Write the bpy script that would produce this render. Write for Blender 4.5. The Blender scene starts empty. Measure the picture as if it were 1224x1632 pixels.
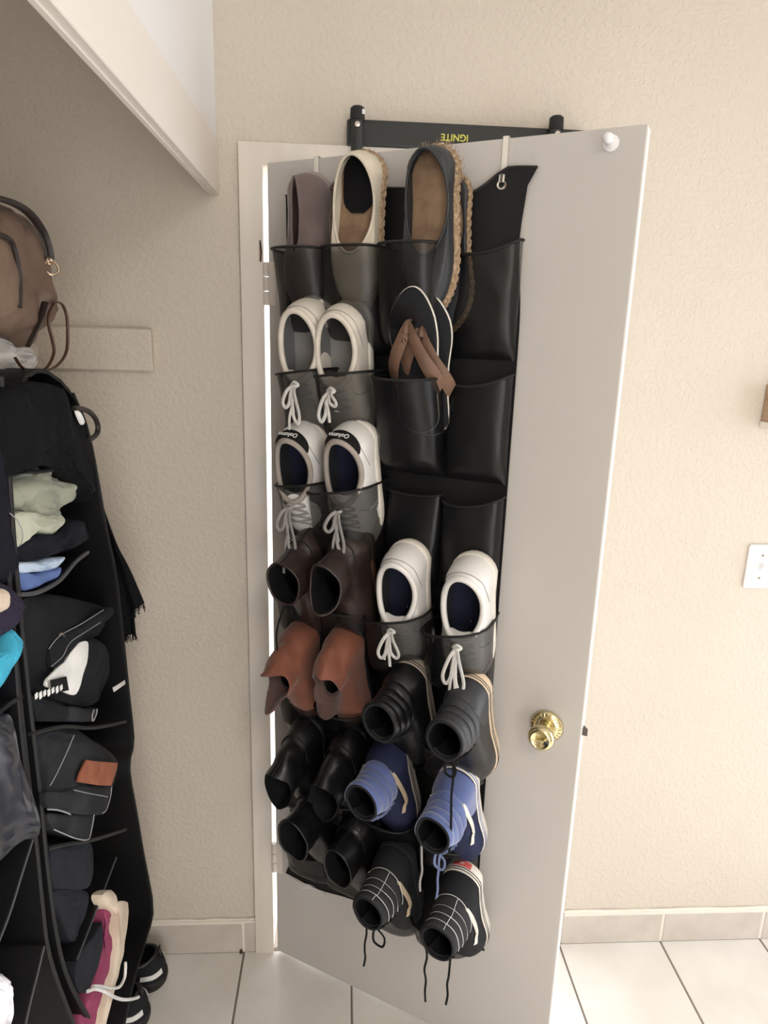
import bpy, math, random
import numpy as np
from mathutils import Vector, Matrix, noise
R = math.radians
PI = math.pi
S = bpy.context.scene
C = S.collection
random.seed(7)

# ------------------------------------------------------------------ camera
CAM = (0.1697, -1.5867, 1.6775); YAW, PIT, ROL, FPX = 0.0624, 0.2461, 0.0285, 1086.2
Fv = Vector((math.sin(YAW)*math.cos(PIT), math.cos(YAW)*math.cos(PIT), -math.sin(PIT)))
Rv = Vector((math.cos(YAW), -math.sin(YAW), 0.0)); Uv = Rv.cross(Fv)
R2 = Rv*math.cos(ROL) + Uv*math.sin(ROL); U2 = -Rv*math.sin(ROL) + Uv*math.cos(ROL)
cd = bpy.data.cameras.new('camera'); cam = bpy.data.objects.new('camera', cd); C.objects.link(cam)
cd.sensor_fit = 'VERTICAL'; cd.sensor_height = 36.0; cd.lens = 36.0*FPX/1632.0; cd.clip_start = 0.02
cam.matrix_world = Matrix(((R2.x, U2.x, -Fv.x, CAM[0]), (R2.y, U2.y, -Fv.y, CAM[1]), (R2.z, U2.z, -Fv.z, CAM[2]), (0, 0, 0, 1)))
S.camera = cam

# ------------------------------------------------------------------ world, lights, exposure
w = bpy.data.worlds.new('world'); S.world = w; w.use_nodes = True
bg = w.node_tree.nodes['Background']; bg.inputs[0].default_value = (0.93, 0.96, 1.0, 1); bg.inputs[1].default_value = 3.0
def area(name, loc, rot, sx, sy, power, col):
    l = bpy.data.lights.new(name, 'AREA'); l.shape = 'RECTANGLE'; l.size = sx; l.size_y = sy; l.energy = power; l.color = col
    o = bpy.data.objects.new(name, l); C.objects.link(o); o.location = loc; o.rotation_euler = rot; return o
# daylight through the glass door in the right wall (light faces -x)
area('daylight_patio_door', (2.72, -0.70, 1.05), (0, R(90), 0), 2.0, 1.1, 15, (0.77, 0.88, 1.0))
# added fill light behind the camera, through a made-up opening in the wall
area('daylight_rear_window', (0.9, -3.55, 1.02), (R(90), 0, 0), 1.36, 1.9, 12, (1.0, 0.95, 0.87))
sl = bpy.data.lights.new('sun', 'SUN'); sl.energy = 8.5; sl.angle = R(0.6); sl.color = (1.0, 1.0, 1.0)
so_ = bpy.data.objects.new('sun', sl); C.objects.link(so_)
so_.rotation_euler = Vector((-0.78, -0.22, -0.60)).to_track_quat('-Z', 'Y').to_euler()
area('ceiling_light_glow', (0.62, -2.35, 2.405), (0, 0, 0), 0.5, 0.5, 22, (1.0, 0.925, 0.82))  # added fill from high up, no known lamp there
S.view_settings.view_transform = 'Standard'; S.view_settings.look = 'None'
S.view_settings.exposure = 0.0; S.view_settings.gamma = 1.0; S.view_settings.use_curve_mapping = False

# ------------------------------------------------------------------ materials
def lin(c):
    return tuple(((v/255.0)/12.92 if v/255.0 <= 0.04045 else ((v/255.0+0.055)/1.055)**2.4) for v in c) + (1.0,)
def mat(name, col, rough=0.6, metal=0.0, var=0.0, vscale=8.0, bump=0.0, bscale=60.0, sheen=0.0, coat=0.0, col2=None, detail=4.0, stretch=None, spec=0.5, bdist=0.002):
    m = bpy.data.materials.new(name); m.use_nodes = True
    nt = m.node_tree; b = nt.nodes['Principled BSDF']
    b.inputs['Base Color'].default_value = lin(col); b.inputs['Roughness'].default_value = rough; b.inputs['Metallic'].default_value = metal
    b.inputs['Specular IOR Level'].default_value = spec
    if sheen: b.inputs['Sheen Weight'].default_value = sheen
    if coat: b.inputs['Coat Weight'].default_value = coat; b.inputs['Coat Roughness'].default_value = 0.15
    tc = nt.nodes.new('ShaderNodeTexCoord'); src = tc.outputs['Object']
    if stretch:
        mp = nt.nodes.new('ShaderNodeMapping'); mp.inputs['Scale'].default_value = stretch
        nt.links.new(src, mp.inputs[0]); src = mp.outputs[0]
    if var or col2:
        n = nt.nodes.new('ShaderNodeTexNoise'); n.inputs['Scale'].default_value = vscale; n.inputs['Detail'].default_value = 5
        nt.links.new(src, n.inputs['Vector'])
        r = nt.nodes.new('ShaderNodeValToRGB'); r.color_ramp.elements[0].position = 0.32; r.color_ramp.elements[1].position = 0.68
        c2 = col2 if col2 else tuple(max(0, v*(1-var)) for v in col)
        r.color_ramp.elements[0].color = lin(c2); r.color_ramp.elements[1].color = lin(col)
        nt.links.new(n.outputs[0], r.inputs[0]); nt.links.new(r.outputs[0], b.inputs['Base Color'])
    if bump:
        n = nt.nodes.new('ShaderNodeTexNoise'); n.inputs['Scale'].default_value = bscale; n.inputs['Detail'].default_value = detail
        nt.links.new(src, n.inputs['Vector'])
        bp = nt.nodes.new('ShaderNodeBump'); bp.inputs['Strength'].default_value = bump; bp.inputs['Distance'].default_value = bdist
        nt.links.new(n.outputs[0], bp.inputs['Height']); nt.links.new(bp.outputs[0], b.inputs['Normal'])
    return m
def weave(name, col, scale=900, rough=0.85, bump=0.4, col2=None, sheen=0.0):
    m = mat(name, col, rough, sheen=sheen, var=0.12, vscale=14, col2=col2, spec=0.18)
    nt = m.node_tree; b = nt.nodes['Principled BSDF']; tc = nt.nodes.new('ShaderNodeTexCoord')
    wv = nt.nodes.new('ShaderNodeTexWave'); wv.inputs['Scale'].default_value = scale*0.3; wv.bands_direction = 'DIAGONAL'; wv.inputs['Distortion'].default_value = 1.0
    nt.links.new(tc.outputs['Object'], wv.inputs[0])
    bp = nt.nodes.new('ShaderNodeBump'); bp.inputs['Strength'].default_value = bump; bp.inputs['Distance'].default_value = 0.0006
    nt.links.new(wv.outputs[1], bp.inputs['Height']); nt.links.new(bp.outputs[0], b.inputs['Normal']); return m
def sheer(name, col, alpha, rough=0.35):
    m = bpy.data.materials.new(name); m.use_nodes = True; nt = m.node_tree; b = nt.nodes['Principled BSDF']
    b.inputs['Base Color'].default_value = lin(col); b.inputs['Roughness'].default_value = rough
    tc = nt.nodes.new('ShaderNodeTexCoord'); n = nt.nodes.new('ShaderNodeTexNoise'); n.inputs['Scale'].default_value = 9; n.inputs['Detail'].default_value = 6
    nt.links.new(tc.outputs['Object'], n.inputs['Vector'])
    mr = nt.nodes.new('ShaderNodeMapRange'); mr.inputs[3].default_value = alpha-0.10; mr.inputs[4].default_value = alpha+0.10
    nt.links.new(n.outputs[0], mr.inputs[0]); nt.links.new(mr.outputs[0], b.inputs['Alpha'])
    bp = nt.nodes.new('ShaderNodeBump'); bp.inputs['Strength'].default_value = 0.35; bp.inputs['Distance'].default_value = 0.01
    nt.links.new(n.outputs[0], bp.inputs['Height']); nt.links.new(bp.outputs[0], b.inputs['Normal']); return m
def wall_mat(name, col):
    # sprayed orange-peel / knock-down plaster: fine relief only
    m = bpy.data.materials.new(name); m.use_nodes = True; nt = m.node_tree; b = nt.nodes['Principled BSDF']
    b.inputs['Roughness'].default_value = 0.62; b.inputs['Specular IOR Level'].default_value = 0.3
    tc = nt.nodes.new('ShaderNodeTexCoord'); src = tc.outputs['Object']
    n = nt.nodes.new('ShaderNodeTexNoise'); n.inputs['Scale'].default_value = 3.0; n.inputs['Detail'].default_value = 3; nt.links.new(src, n.inputs['Vector'])
    r = nt.nodes.new('ShaderNodeValToRGB'); r.color_ramp.elements[0].color = lin(tuple(v*0.965 for v in col)); r.color_ramp.elements[1].color = lin(col)
    nt.links.new(n.outputs[0], r.inputs[0]); nt.links.new(r.outputs[0], b.inputs['Base Color'])
    n1 = nt.nodes.new('ShaderNodeTexNoise'); n1.inputs['Scale'].default_value = 85; n1.inputs['Detail'].default_value = 2.5; n1.inputs['Roughness'].default_value = 0.55; nt.links.new(src, n1.inputs['Vector'])
    rr = nt.nodes.new('ShaderNodeValToRGB'); rr.color_ramp.elements[0].position = 0.46; rr.color_ramp.elements[1].position = 0.62; nt.links.new(n1.outputs[0], rr.inputs[0])
    bp = nt.nodes.new('ShaderNodeBump'); bp.inputs['Strength'].default_value = 0.45; bp.inputs['Distance'].default_value = 0.0018
    nt.links.new(rr.outputs[0], bp.inputs['Height']); nt.links.new(bp.outputs[0], b.inputs['Normal']); return m

M = {}
M['wall'] = wall_mat('beige_plaster', (213, 203, 190))
M['white_wall'] = mat('white_plaster', (232, 229, 228), 0.6, bump=0.15, bscale=80)
M['ceiling'] = mat('ceiling_paint', (236, 232, 226), 0.8, bump=0.3, bscale=70)
M['casing'] = mat('casing_paint', (228, 219, 209), 0.42, var=0.06, vscale=5, bump=0.1, bscale=40, stretch=(3, 3, 0.6))
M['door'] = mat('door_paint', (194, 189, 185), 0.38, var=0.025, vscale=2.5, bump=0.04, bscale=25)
M['door_edge'] = mat('door_edge_paint', (240, 236, 230), 0.45)  # paler than the door: window light on the free edge put into the colour
M['tile'] = mat('floor_tile', (230, 226, 220), 0.28, var=0.06, vscale=6, col2=(217, 212, 205))
M['grout'] = mat('grout', (128, 118, 108), 0.9, bump=0.2, bscale=200)
M['base_tile'] = mat('base_tile', (206, 197, 188), 0.38, col2=(192, 183, 174), vscale=14)
M['base_grout'] = mat('base_grout', (232, 225, 214), 0.85, bump=0.3, bscale=90)
M['dirt'] = mat('dark_smudge', (70, 55, 42), 0.9)
M['brass'] = mat('brass', (214, 202, 160), 0.2, 1.0)
M['steel'] = mat('steel', (190, 185, 178), 0.25, 1.0)
M['dark_steel'] = mat('dark_steel', (105, 100, 95), 0.4, 1.0)
M['rust'] = mat('rusty_steel', (120, 92, 70), 0.7, 0.3, var=0.4, vscale=60)
M['white_metal'] = mat('white_metal', (226, 220, 210), 0.35)
M['white_plastic'] = mat('white_plastic', (235, 235, 238), 0.3)
M['clear'] = sheer('clear_plastic', (225, 222, 218), 0.42, 0.08)
M['bar_black'] = mat('powder_black', (36, 37, 36), 0.55, bump=0.1, bscale=300)
M['rubber'] = mat('black_rubber', (20, 20, 20), 0.7)
M['yellow'] = mat('yellow_print', (205, 200, 92), 0.6)
M['white_print'] = mat('white_print', (225, 225, 222), 0.6)
M['wood'] = mat('shelf_wood', (176, 150, 122), 0.5, col2=(150, 122, 96), vscale=12, stretch=(1, 1, 8))
M['nonwoven'] = mat('black_nonwoven', (14, 14, 16), 0.5, spec=0.3, bump=0.3, bscale=500, sheen=0.0, bdist=0.0006)
M['nonwoven_gloss'] = mat('black_nonwoven_sheen', (24, 24, 28), 0.36, bump=0.25, bscale=14, detail=3, bdist=0.01)
M['hem'] = mat('hem_binding', (14, 14, 15), 0.6)
M['hem_grey'] = mat('grey_binding', (70, 70, 72), 0.6)
M['pocket'] = sheer('sheer_pocket', (20, 20, 22), 0.66, 0.33)
M['pocket_full'] = sheer('sheer_pocket_over_shoe', (30, 29, 29), 0.66, 0.4)
M['white_leather'] = mat('white_leather', (232, 229, 226), 0.38, bump=0.12, bscale=140, var=0.05, vscale=20)
M['cream_leather'] = mat('cream_leather', (230, 222, 210), 0.5, bump=0.2, bscale=120, var=0.08, vscale=25)
M['white_sole'] = mat('white_rubber', (228, 222, 212), 0.55, var=0.08, vscale=20)
M['cream_sole'] = mat('cream_rubber', (222, 200, 172), 0.5, var=0.08, vscale=30)
M['grey_lining'] = weave('grey_lining', (122, 122, 122), 700)
M['beige_lining'] = weave('beige_lining', (178, 168, 160), 700)
M['dark_lining'] = weave('dark_lining', (46, 48, 52), 700)
M['black_lining'] = weave('black_lining', (18, 18, 20), 700)
M['grey_insole'] = weave('grey_insole', (150, 148, 146), 500)
M['navy_insole'] = weave('navy_insole', (42, 45, 66), 500)
M['tan_insole'] = mat('tan_insole', (146, 120, 94), 0.7, col2=(120, 96, 74), vscale=40, bump=0.2, bscale=200)
M['lace_white'] = weave('white_lace', (232, 230, 226), 2500)
M['lace_grey'] = weave('grey_lace', (168, 164, 162), 2500)
M['lace_black'] = weave('black_lace', (24, 24, 26), 2500)
M['lace_blue'] = weave('blue_lace', (120, 132, 172), 2500)
M['black_tab'] = weave('black_tab', (28, 27, 28), 800)
M['mauve'] = mat('mauve_suede', (112, 96, 94), 0.85, var=0.18, vscale=16, sheen=0.4, bump=0.2, bscale=200)
M['maroon'] = mat('maroon_suede', (92, 66, 62), 0.85, var=0.2, vscale=16, sheen=0.3)
M['taupe_sole'] = mat('taupe_sole', (150, 140, 128), 0.7)
M['cream_canvas'] = weave('cream_canvas', (226, 216, 198), 900)
M['jute'] = mat('jute_rope', (190, 166, 138), 0.9, col2=(132, 106, 80), vscale=160, bump=0.8, bscale=220, bdist=0.004)
M['slate'] = mat('black_smooth_leather', (44, 46, 50), 0.45, bump=0.1, bscale=150)
M['black_leather'] = mat('black_leather', (17, 17, 19), 0.36, bump=0.25, bscale=38, bdist=0.004)
M['brown_leather'] = mat('dark_brown_leather', (60, 48, 45), 0.33, col2=(40, 31, 29), vscale=14, bump=0.3, bscale=46, bdist=0.004)
M['brown_sole'] = mat('brown_sole', (78, 50, 40), 0.5)
M['rust_suede'] = mat('rust_suede', (134, 78, 55), 0.7, col2=(104, 57, 40), vscale=9, sheen=0.25, bump=0.15, bscale=160)
M['dark_sole'] = mat('dark_sole', (22, 20, 20), 0.6)
M['black_canvas'] = weave('black_canvas', (38, 39, 42), 800)
M['grey_panel'] = weave('faded_black_panel', (58, 58, 60), 800)
M['blue_suede'] = mat('blue_suede', (88, 104, 156), 0.85, col2=(74, 88, 138), vscale=20, sheen=0.5, bump=0.15, bscale=300)
M['navy_canvas'] = weave('navy_canvas', (40, 46, 74), 800)
M['red_label'] = mat('red_label', (196, 84, 84), 0.5)
M['brown_strap'] = mat('brown_strap', (122, 92, 74), 0.6, var=0.2, vscale=25, bump=0.2, bscale=150)
M['pearl'] = mat('pearl', (228, 214, 192), 0.2)
M['bag_leather'] = mat('taupe_bag_leather', (118, 96, 80), 0.5, col2=(84, 65, 52), vscale=8, bump=0.35, bscale=22, bdist=0.01)
M['bag_strap'] = mat('dark_strap', (38, 30, 28), 0.45)
M['brown_cord'] = mat('brown_cord', (74, 48, 38), 0.4)
M['gold'] = mat('pale_gold', (214, 190, 168), 0.2, 1.0)
M['sage'] = weave('sage_cloth', (150, 152, 134), 500, sheen=0.2)
M['pale_sage'] = weave('pale_sage_cloth', (196, 197, 178), 500)
M['navy_cloth'] = weave('navy_cloth', (22, 23, 32), 500)
M['black_cloth'] = weave('black_cloth', (11, 11, 14), 500)
M['blue_denim'] = weave('blue_denim', (96, 116, 168), 700)
M['pale_blue'] = weave('pale_blue_cloth', (196, 212, 232), 700)
M['black_denim'] = weave('black_denim', (30, 31, 35), 900, col2=(22, 23, 26))
M['grey_denim'] = weave('washed_black_denim', (50, 50, 54), 900, col2=(33, 34, 37))
M['charcoal'] = weave('charcoal_cloth', (38, 40, 47), 500)
M['white_cotton'] = weave('white_cotton', (236, 234, 230), 700)
M['patch'] = mat('leather_patch', (158, 96, 68), 0.6, col2=(132, 72, 50), vscale=30, bump=0.2, bscale=120)
M['magenta'] = weave('magenta_cloth', (150, 70, 100), 600)
M['cream_cloth'] = weave('cream_cloth', (222, 204, 184), 600)
M['purple'] = weave('dark_purple_cloth', (46, 40, 58), 600)
M['cyan'] = weave('cyan_cloth', (72, 176, 208), 600)
M['satin'] = mat('black_satin', (52, 53, 60), 0.32, bump=0.3, bscale=9, detail=2, bdist=0.02)
M['plastic_bag'] = mat('white_plastic_bag', (236, 234, 240), 0.25, bump=0.5, bscale=18, bdist=0.01)
M['stitch'] = mat('grey_stitch', (150, 150, 152), 0.8)
M['concrete'] = mat('pale_concrete', (214, 208, 198), 0.8, var=0.08)

# ------------------------------------------------------------------ mesh helpers
class MB:
    def __init__(s): s.v = []; s.f = []
    def add(s, vs, fs):
        o = len(s.v); s.v.extend(tuple(p) for p in vs); s.f.extend(tuple(i+o for i in f) for f in fs)
    def box(s, a, b, bev=0.0):
        x0, y0, z0 = a; x1, y1, z1 = b
        if bev <= 0:
            s.add([(x0,y0,z0),(x1,y0,z0),(x1,y1,z0),(x0,y1,z0),(x0,y0,z1),(x1,y0,z1),(x1,y1,z1),(x0,y1,z1)],
                  [(0,3,2,1),(4,5,6,7),(0,1,5,4),(1,2,6,5),(2,3,7,6),(3,0,4,7)]); return s
        # chamfered box: 24 verts
        vs = []; idx = {}
        for ix in (0,1):
            for iy in (0,1):
                for iz in (0,1):
                    for ax in range(3):
                        p = [(x0,x1)[ix], (y0,y1)[iy], (z0,z1)[iz]]
                        for k, i in enumerate((ix,iy,iz)):
                            if k != ax: p[k] += bev*(1 if i == 0 else -1)
                        idx[(ix,iy,iz,ax)] = len(vs); vs.append(p)
        fs = []
        for ax in range(3):
            a1, a2 = [k for k in range(3) if k != ax]
            for sd in (0,1):
                q = []
                for (i, j) in ((0,0),(1,0),(1,1),(0,1)):
                    c = [0,0,0]; c[ax] = sd; c[a1] = i; c[a2] = j; q.append(idx[(c[0],c[1],c[2],ax)])
                flip = (sd == 0) != (ax == 1)
                fs.append(tuple(reversed(q)) if flip else tuple(q))
        for ax in range(3):
            a1, a2 = [k for k in range(3) if k != ax]
            for i in (0,1):
                for j in (0,1):
                    q = []
                    for e, fa in ((0,a1),(1,a1),(1,a2),(0,a2)):
                        c = [0,0,0]; c[ax] = e; c[a1] = i; c[a2] = j; q.append(idx[(c[0],c[1],c[2],fa)])
                    fs.append(tuple(q))
        for ix in (0,1):
            for iy in (0,1):
                for iz in (0,1): fs.append(tuple(idx[(ix,iy,iz,k)] for k in range(3)))
        s.add(vs, fs); return s
    def grid(s, rows, closed=False, cap=False):
        n = len(rows[0]); vs = [p for r in rows for p in r]; fs = []
        for i in range(len(rows)-1):
            for j in range(n if closed else n-1):
                k = (j+1) % n; fs.append((i*n+j, i*n+k, (i+1)*n+k, (i+1)*n+j))
        if cap and closed:
            fs.append(tuple(reversed(range(n)))); fs.append(tuple((len(rows)-1)*n+j for j in range(n)))
        s.add(vs, fs); return s
    def tube(s, pts, r, seg=8, cap=True, flat=1.0, closed=False):
        pts = [Vector(p) for p in pts]; n = len(pts); rows = []; prev = None
        for i, p in enumerate(pts):
            if closed: t = pts[(i+1) % n]-pts[i-1]
            else: t = pts[min(i+1, n-1)]-pts[max(i-1, 0)]
            if t.length < 1e-9: t = Vector((0, 0, 1))
            t.normalize()
            if prev is None:
                a = Vector((0, 0, 1)) if abs(t.z) < 0.9 else Vector((1, 0, 0)); nn = t.cross(a).normalized()
            else:
                nn = prev-t*prev.dot(t); nn = nn.normalized() if nn.length > 1e-6 else t.orthogonal().normalized()
            prev = nn; bb = t.cross(nn); rr = r[i] if isinstance(r, (list, tuple)) else r
            rows.append([p+nn*math.cos(2*PI*k/seg)*rr+bb*math.sin(2*PI*k/seg)*rr*flat for k in range(seg)])
        if closed: rows.append(rows[0])
        return s.grid(rows, True, cap and not closed)
    def lathe(s, prof, seg=24, axis='z', o=(0,0,0)):
        rows = []
        for (r, h) in prof:
            row = []
            for k in range(seg):
                a = 2*PI*k/seg; c, q = r*math.cos(a), r*math.sin(a)
                p = (c, q, h) if axis == 'z' else ((h, c, q) if axis == 'x' else (q, h, c))
                row.append((p[0]+o[0], p[1]+o[1], p[2]+o[2]))
            rows.append(row)
        return s.grid(rows, True, True)
    def sheet(s, rows, th):
        # a grid of points given real thickness
        n = len(rows); m = len(rows[0]); P = [[Vector(p) for p in r] for r in rows]; top = []; bot = []
        for i in range(n):
            a = []; b = []
            for j in range(m):
                du = P[i][min(j+1, m-1)]-P[i][max(j-1, 0)]; dv = P[min(i+1, n-1)][j]-P[max(i-1, 0)][j]
                nn = du.cross(dv); nn = nn.normalized() if nn.length > 1e-12 else Vector((0, 0, 1))
                a.append(P[i][j]+nn*th/2); b.append(P[i][j]-nn*th/2)
            top.append(a); bot.append(b)
        vs = [p for r in top for p in r]+[p for r in bot for p in r]; fs = []; K = n*m
        for i in range(n-1):
            for j in range(m-1):
                a, b, c, d = i*m+j, i*m+j+1, (i+1)*m+j+1, (i+1)*m+j
                fs += [(a, b, c, d), (K+d, K+c, K+b, K+a)]
        for j in range(m-1):
            fs.append((K+j, K+j+1, j+1, j)); e = (n-1)*m+j; fs.append((e, e+1, K+e+1, K+e))
        for i in range(n-1):
            fs.append((i*m, (i+1)*m, K+(i+1)*m, K+i*m)); e = i*m+m-1; fs.append((K+e, K+e+m, e+m, e))
        s.add(vs, fs); return s
    def mesh(s, name, m, smooth=True):
        me = bpy.data.meshes.new(name); me.from_pydata([tuple(p) for p in s.v], [], s.f); me.update()
        if m: me.materials.append(m)
        if smooth:
            me.polygons.foreach_set('use_smooth', [True]*len(me.polygons))
            try: me.set_sharp_from_angle(angle=R(50))
            except Exception: pass
        return me
    def build(s, name, m, parent=None, smooth=True):
        o = bpy.data.objects.new(name, s.mesh(name, m, smooth)); C.objects.link(o)
        if parent: o.parent = parent
        return o
def tag(o, label=None, cat=None, group=None, kind=None):
    if label: o['label'] = label
    if cat: o['category'] = cat
    if group: o['group'] = group
    if kind: o['kind'] = kind
    return o
def thing(name, label, cat, mtx=None, group=None):
    o = bpy.data.objects.new(name, None); C.objects.link(o); o.empty_display_size = 0.05
    if mtx is not None: o.matrix_world = mtx
    return tag(o, label, cat, group)
def cr(pts, n, closed=False):
    # Catmull-Rom resample to n points
    P = [Vector(p) for p in pts]; k = len(P); out = []; segs = k if closed else k-1
    for i in range(n):
        t = i*segs/(n if closed else n-1); a = min(int(t), segs-1); u = t-a
        g = (lambda q: P[q % k]) if closed else (lambda q: P[max(0, min(k-1, q))])
        p0, p1, p2, p3 = g(a-1), g(a), g(a+1), g(a+2)
        out.append(0.5*((2*p1)+(p2-p0)*u+(2*p0-5*p1+4*p2-p3)*u*u+(3*p1-p0-3*p2+p3)*u**3))
    return out
def text_part(body, size, m, parent, mtx, name='lettering', depth=0.0004, bold=0.0):
    cu = bpy.data.curves.new(name, 'FONT'); cu.body = body; cu.size = size; cu.align_x = 'CENTER'; cu.align_y = 'CENTER'; cu.extrude = depth; cu.offset = bold
    t = bpy.data.objects.new(name, cu); C.objects.link(t)
    me = bpy.data.meshes.new_from_object(t); bpy.data.objects.remove(t); me.materials.clear(); me.materials.append(m)
    o = bpy.data.objects.new(name, me); C.objects.link(o); o.parent = parent; o.matrix_local = mtx; return o
def nz(p, sc=1.0, seed=0.0): return noise.noise(Vector((p[0]*sc+seed, p[1]*sc+seed*1.7, p[2]*sc-seed)))
def px_ray(px, py): return Fv+R2*((px-612)/FPX)-U2*((py-816)/FPX)
def at_x(px, py, x):            # point of the plane x = const seen at that place of the photograph
    r = px_ray(px, py); return Vector(CAM)+r*((x-CAM[0])/r.x)
def at_y(px, py, y):
    r = px_ray(px, py); return Vector(CAM)+r*((y-CAM[1])/r.y)

# ------------------------------------------------------------------ room shell
TH = 0.5138; HY = 0.019          # door swing and hinge line
CEIL = 2.44
OPX0, OPX1, OPZ = -0.008, 0.752, 2.036
def struct(name, mb, m, parent=None, smooth=False):
    o = mb.build(name, m, parent, smooth)
    if not parent: o['kind'] = 'structure'
    return o
b = MB()
b.box((-0.80, 0, 0), (OPX0-0.02, 0.12, CEIL)); b.box((OPX1+0.02, 0, 0), (2.72, 0.12, CEIL)); b.box((OPX0-0.02, 0, OPZ+0.02), (OPX1+0.02, 0.12, CEIL))
struct('wall_back', b, M['wall'])
b = MB(); b.box((2.62, -3.5, 0), (2.74, -1.30, CEIL)); b.box((2.62, -0.10, 0), (2.74, 0, CEIL)); b.box((2.62, -1.30, 2.06), (2.74, -0.10, CEIL)); b.box((2.62, -1.30, 0), (2.74, -0.10, 0.03))
struct('wall_right', b, M['wall'])
b = MB(); b.box((-0.80, -3.62, 0), (0.2, -3.5, CEIL)); b.box((1.6, -3.62, 0), (2.74, -3.5, CEIL)); b.box((0.2, -3.62, 2.1), (1.6, -3.5, CEIL)); b.box((0.2, -3.62, 0), (1.6, -3.5, 0.03))
struct('wall_front', b, M['wall'])
b = MB(); b.box((-0.84, -3.5, 0), (-0.72, 0, CEIL)); struct('wall_left', b, M['wall'])
b = MB(); b.box((-0.72, -3.5, 0), (-0.10, -2.1, CEIL)); struct('wall_closet_end', b, M['wall'])
b = MB(); b.box((-0.84, -3.62, CEIL), (2.74, 0.12, CEIL+0.1)); struct('ceiling', b, M['ceiling'])
# closet header: flush panel above, fascia board below
b = MB(); b.box((-0.128, -2.1, 2.074), (-0.104, 0, CEIL)); struct('wall_closet_header', b, M['white_wall'])
b = MB(); b.box((-0.124, -2.1, 1.968), (-0.100, 0.0, 2.072), 0.0015); b.box((-0.119, -2.1, 1.9655), (-0.113, 0, 1.9685)); struct('trim_1', b, mat('fascia_paint', (230, 222, 214), 0.5))
# added housing of the high fill light, unseen behind the camera
b = MB(); b.box((0.35, -2.62, 2.41), (0.89, -2.08, CEIL), 0.004); cl_ = b.build('ceiling_light', M['white_metal'], None, False); tag(cl_, 'added flush square fill light housing behind the camera', 'ceiling light')
# window frames out of view (patio door, and an added one for the rear fill)
def win(name, mb): o = mb.build(name, M['white_metal'], None, False); o['kind'] = 'structure'
b = MB()
for y in (-1.30, -0.72, -0.14): b.box((2.65, y, 0.03), (2.70, y+0.04, 2.06))
b.box((2.65, -1.30, 0.03), (2.70, -0.10, 0.07)); b.box((2.65, -1.30, 2.02), (2.70, -0.10, 2.06)); win('window_1', b)
b = MB()
for x in (0.2, 0.88, 1.56): b.box((x, -3.60, 0.03), (x+0.04, -3.57, 2.1))
b.box((0.2, -3.60, 0.03), (1.6, -3.57, 0.07)); b.box((0.2, -3.60, 2.06), (1.6, -3.57, 2.1)); win('window_2', b)  # added frame around the rear fill light
# floor: slab of grout with a tile on every square
b = MB(); b.box((-0.84, -3.62, -0.06), (2.74, 0.12, -0.0025)); floor = struct('floor', b, M['grout'])
T, T0 = 0.3007, -0.0911
tm = MB().box((-0.1476, -0.1476, -0.006), (0.1476, 0.1476, 0.0), 0.0016).mesh('tile', M['tile'], False)
for i in range(-3, 9):
    for j in range(12):
        o = bpy.data.objects.new('tile', tm); C.objects.link(o); o.parent = floor
        o.location = (T0+(i+0.5)*T, -0.0085-(j+0.5)*T, random.uniform(-0.0003, 0.0)); o.rotation_euler.z = random.choice((0, PI/2, PI, 3*PI/2))
# tiled skirting on the door wall
b = MB(); b.box((0.818, -0.0108, -0.001), (2.62, 0, 0.104)); b.box((-0.72, -0.0108, -0.001), (-0.056, 0, 0.104)); bb = struct('baseboard_back', b, M['base_grout'])
bm_ = MB().box((-0.1465, -0.005, 0.0), (0.1465, 0.005, 0.094), 0.0015).mesh('tile', M['base_tile'], False)
for i in list(range(3, 9)):
    o = bpy.data.objects.new('tile', bm_); C.objects.link(o); o.parent = bb; o.location = (T0+(i+0.5)*T, -0.0075, 0.001)
o = bpy.data.objects.new('tile', bm_); C.objects.link(o); o.parent = bb; o.location = (T0-0.5*T, -0.0075, 0.001)
o = MB().box((T0+0.004, -0.0125, 0.001), (-0.058, -0.0025, 0.097), 0.001).build('tile', M['base_tile'], bb, False)
o = MB().box((-0.72, -0.0125, 0.001), (T0-1.0*T-0.003, -0.0025, 0.097), 0.001).build('tile', M['base_tile'], bb, False)
# caulk bead over the skirting tiles
b = MB()
for x0, x1 in ((0.818, 2.62), (-0.72, -0.058)): b.tube([(x0+(x1-x0)*k/30, -0.004+0.0012*math.sin(k*2.1), 0.1035+0.0012*math.sin(k*1.3)) for k in range(31)], 0.0042, 6)
b.build('caulk_bead', M['base_grout'], bb)
MB().lathe([(0.0005, -0.001), (0.005, 0.0), (0.004, 0.006), (0.001, 0.011)], 10, 'z', (-0.098, -0.016, 0.002)).build('dark_plug', M['dirt'], bb)
# door casing (mitred) and jambs
def casing(pts, name):
    b = MB(); b.add([(x, -0.017, z) for x, z in pts]+[(x, 0, z) for x, z in pts], [(0, 1, 2, 3), (4, 7, 6, 5), (0, 4, 5, 1), (1, 5, 6, 2), (2, 6, 7, 3), (3, 7, 4, 0)]); return struct(name, b, M['casing'])
xa, xb, xc_, xd, zt, zi = -0.057, OPX0, OPX1, OPX1+0.05, OPZ+0.034, OPZ-0.010
casing([(xa, 0), (xb, 0), (xb, zi), (xa, zt)], 'trim_2'); casing([(xa, zt), (xb, zi), (xc_, zi), (xd, zt)], 'trim_3'); casing([(xc_, zi), (xc_, 0), (xd, 0), (xd, zt)], 'trim_4')
b = MB(); b.box((OPX0-0.02, 0.0, 0), (OPX0-0.001, 0.12, OPZ)); b.box((OPX1+0.001, 0, 0), (OPX1+0.02, 0.12, OPZ)); b.box((OPX0-0.02, 0, OPZ-0.008), (OPX1+0.02, 0.12, OPZ+0.02))
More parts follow.
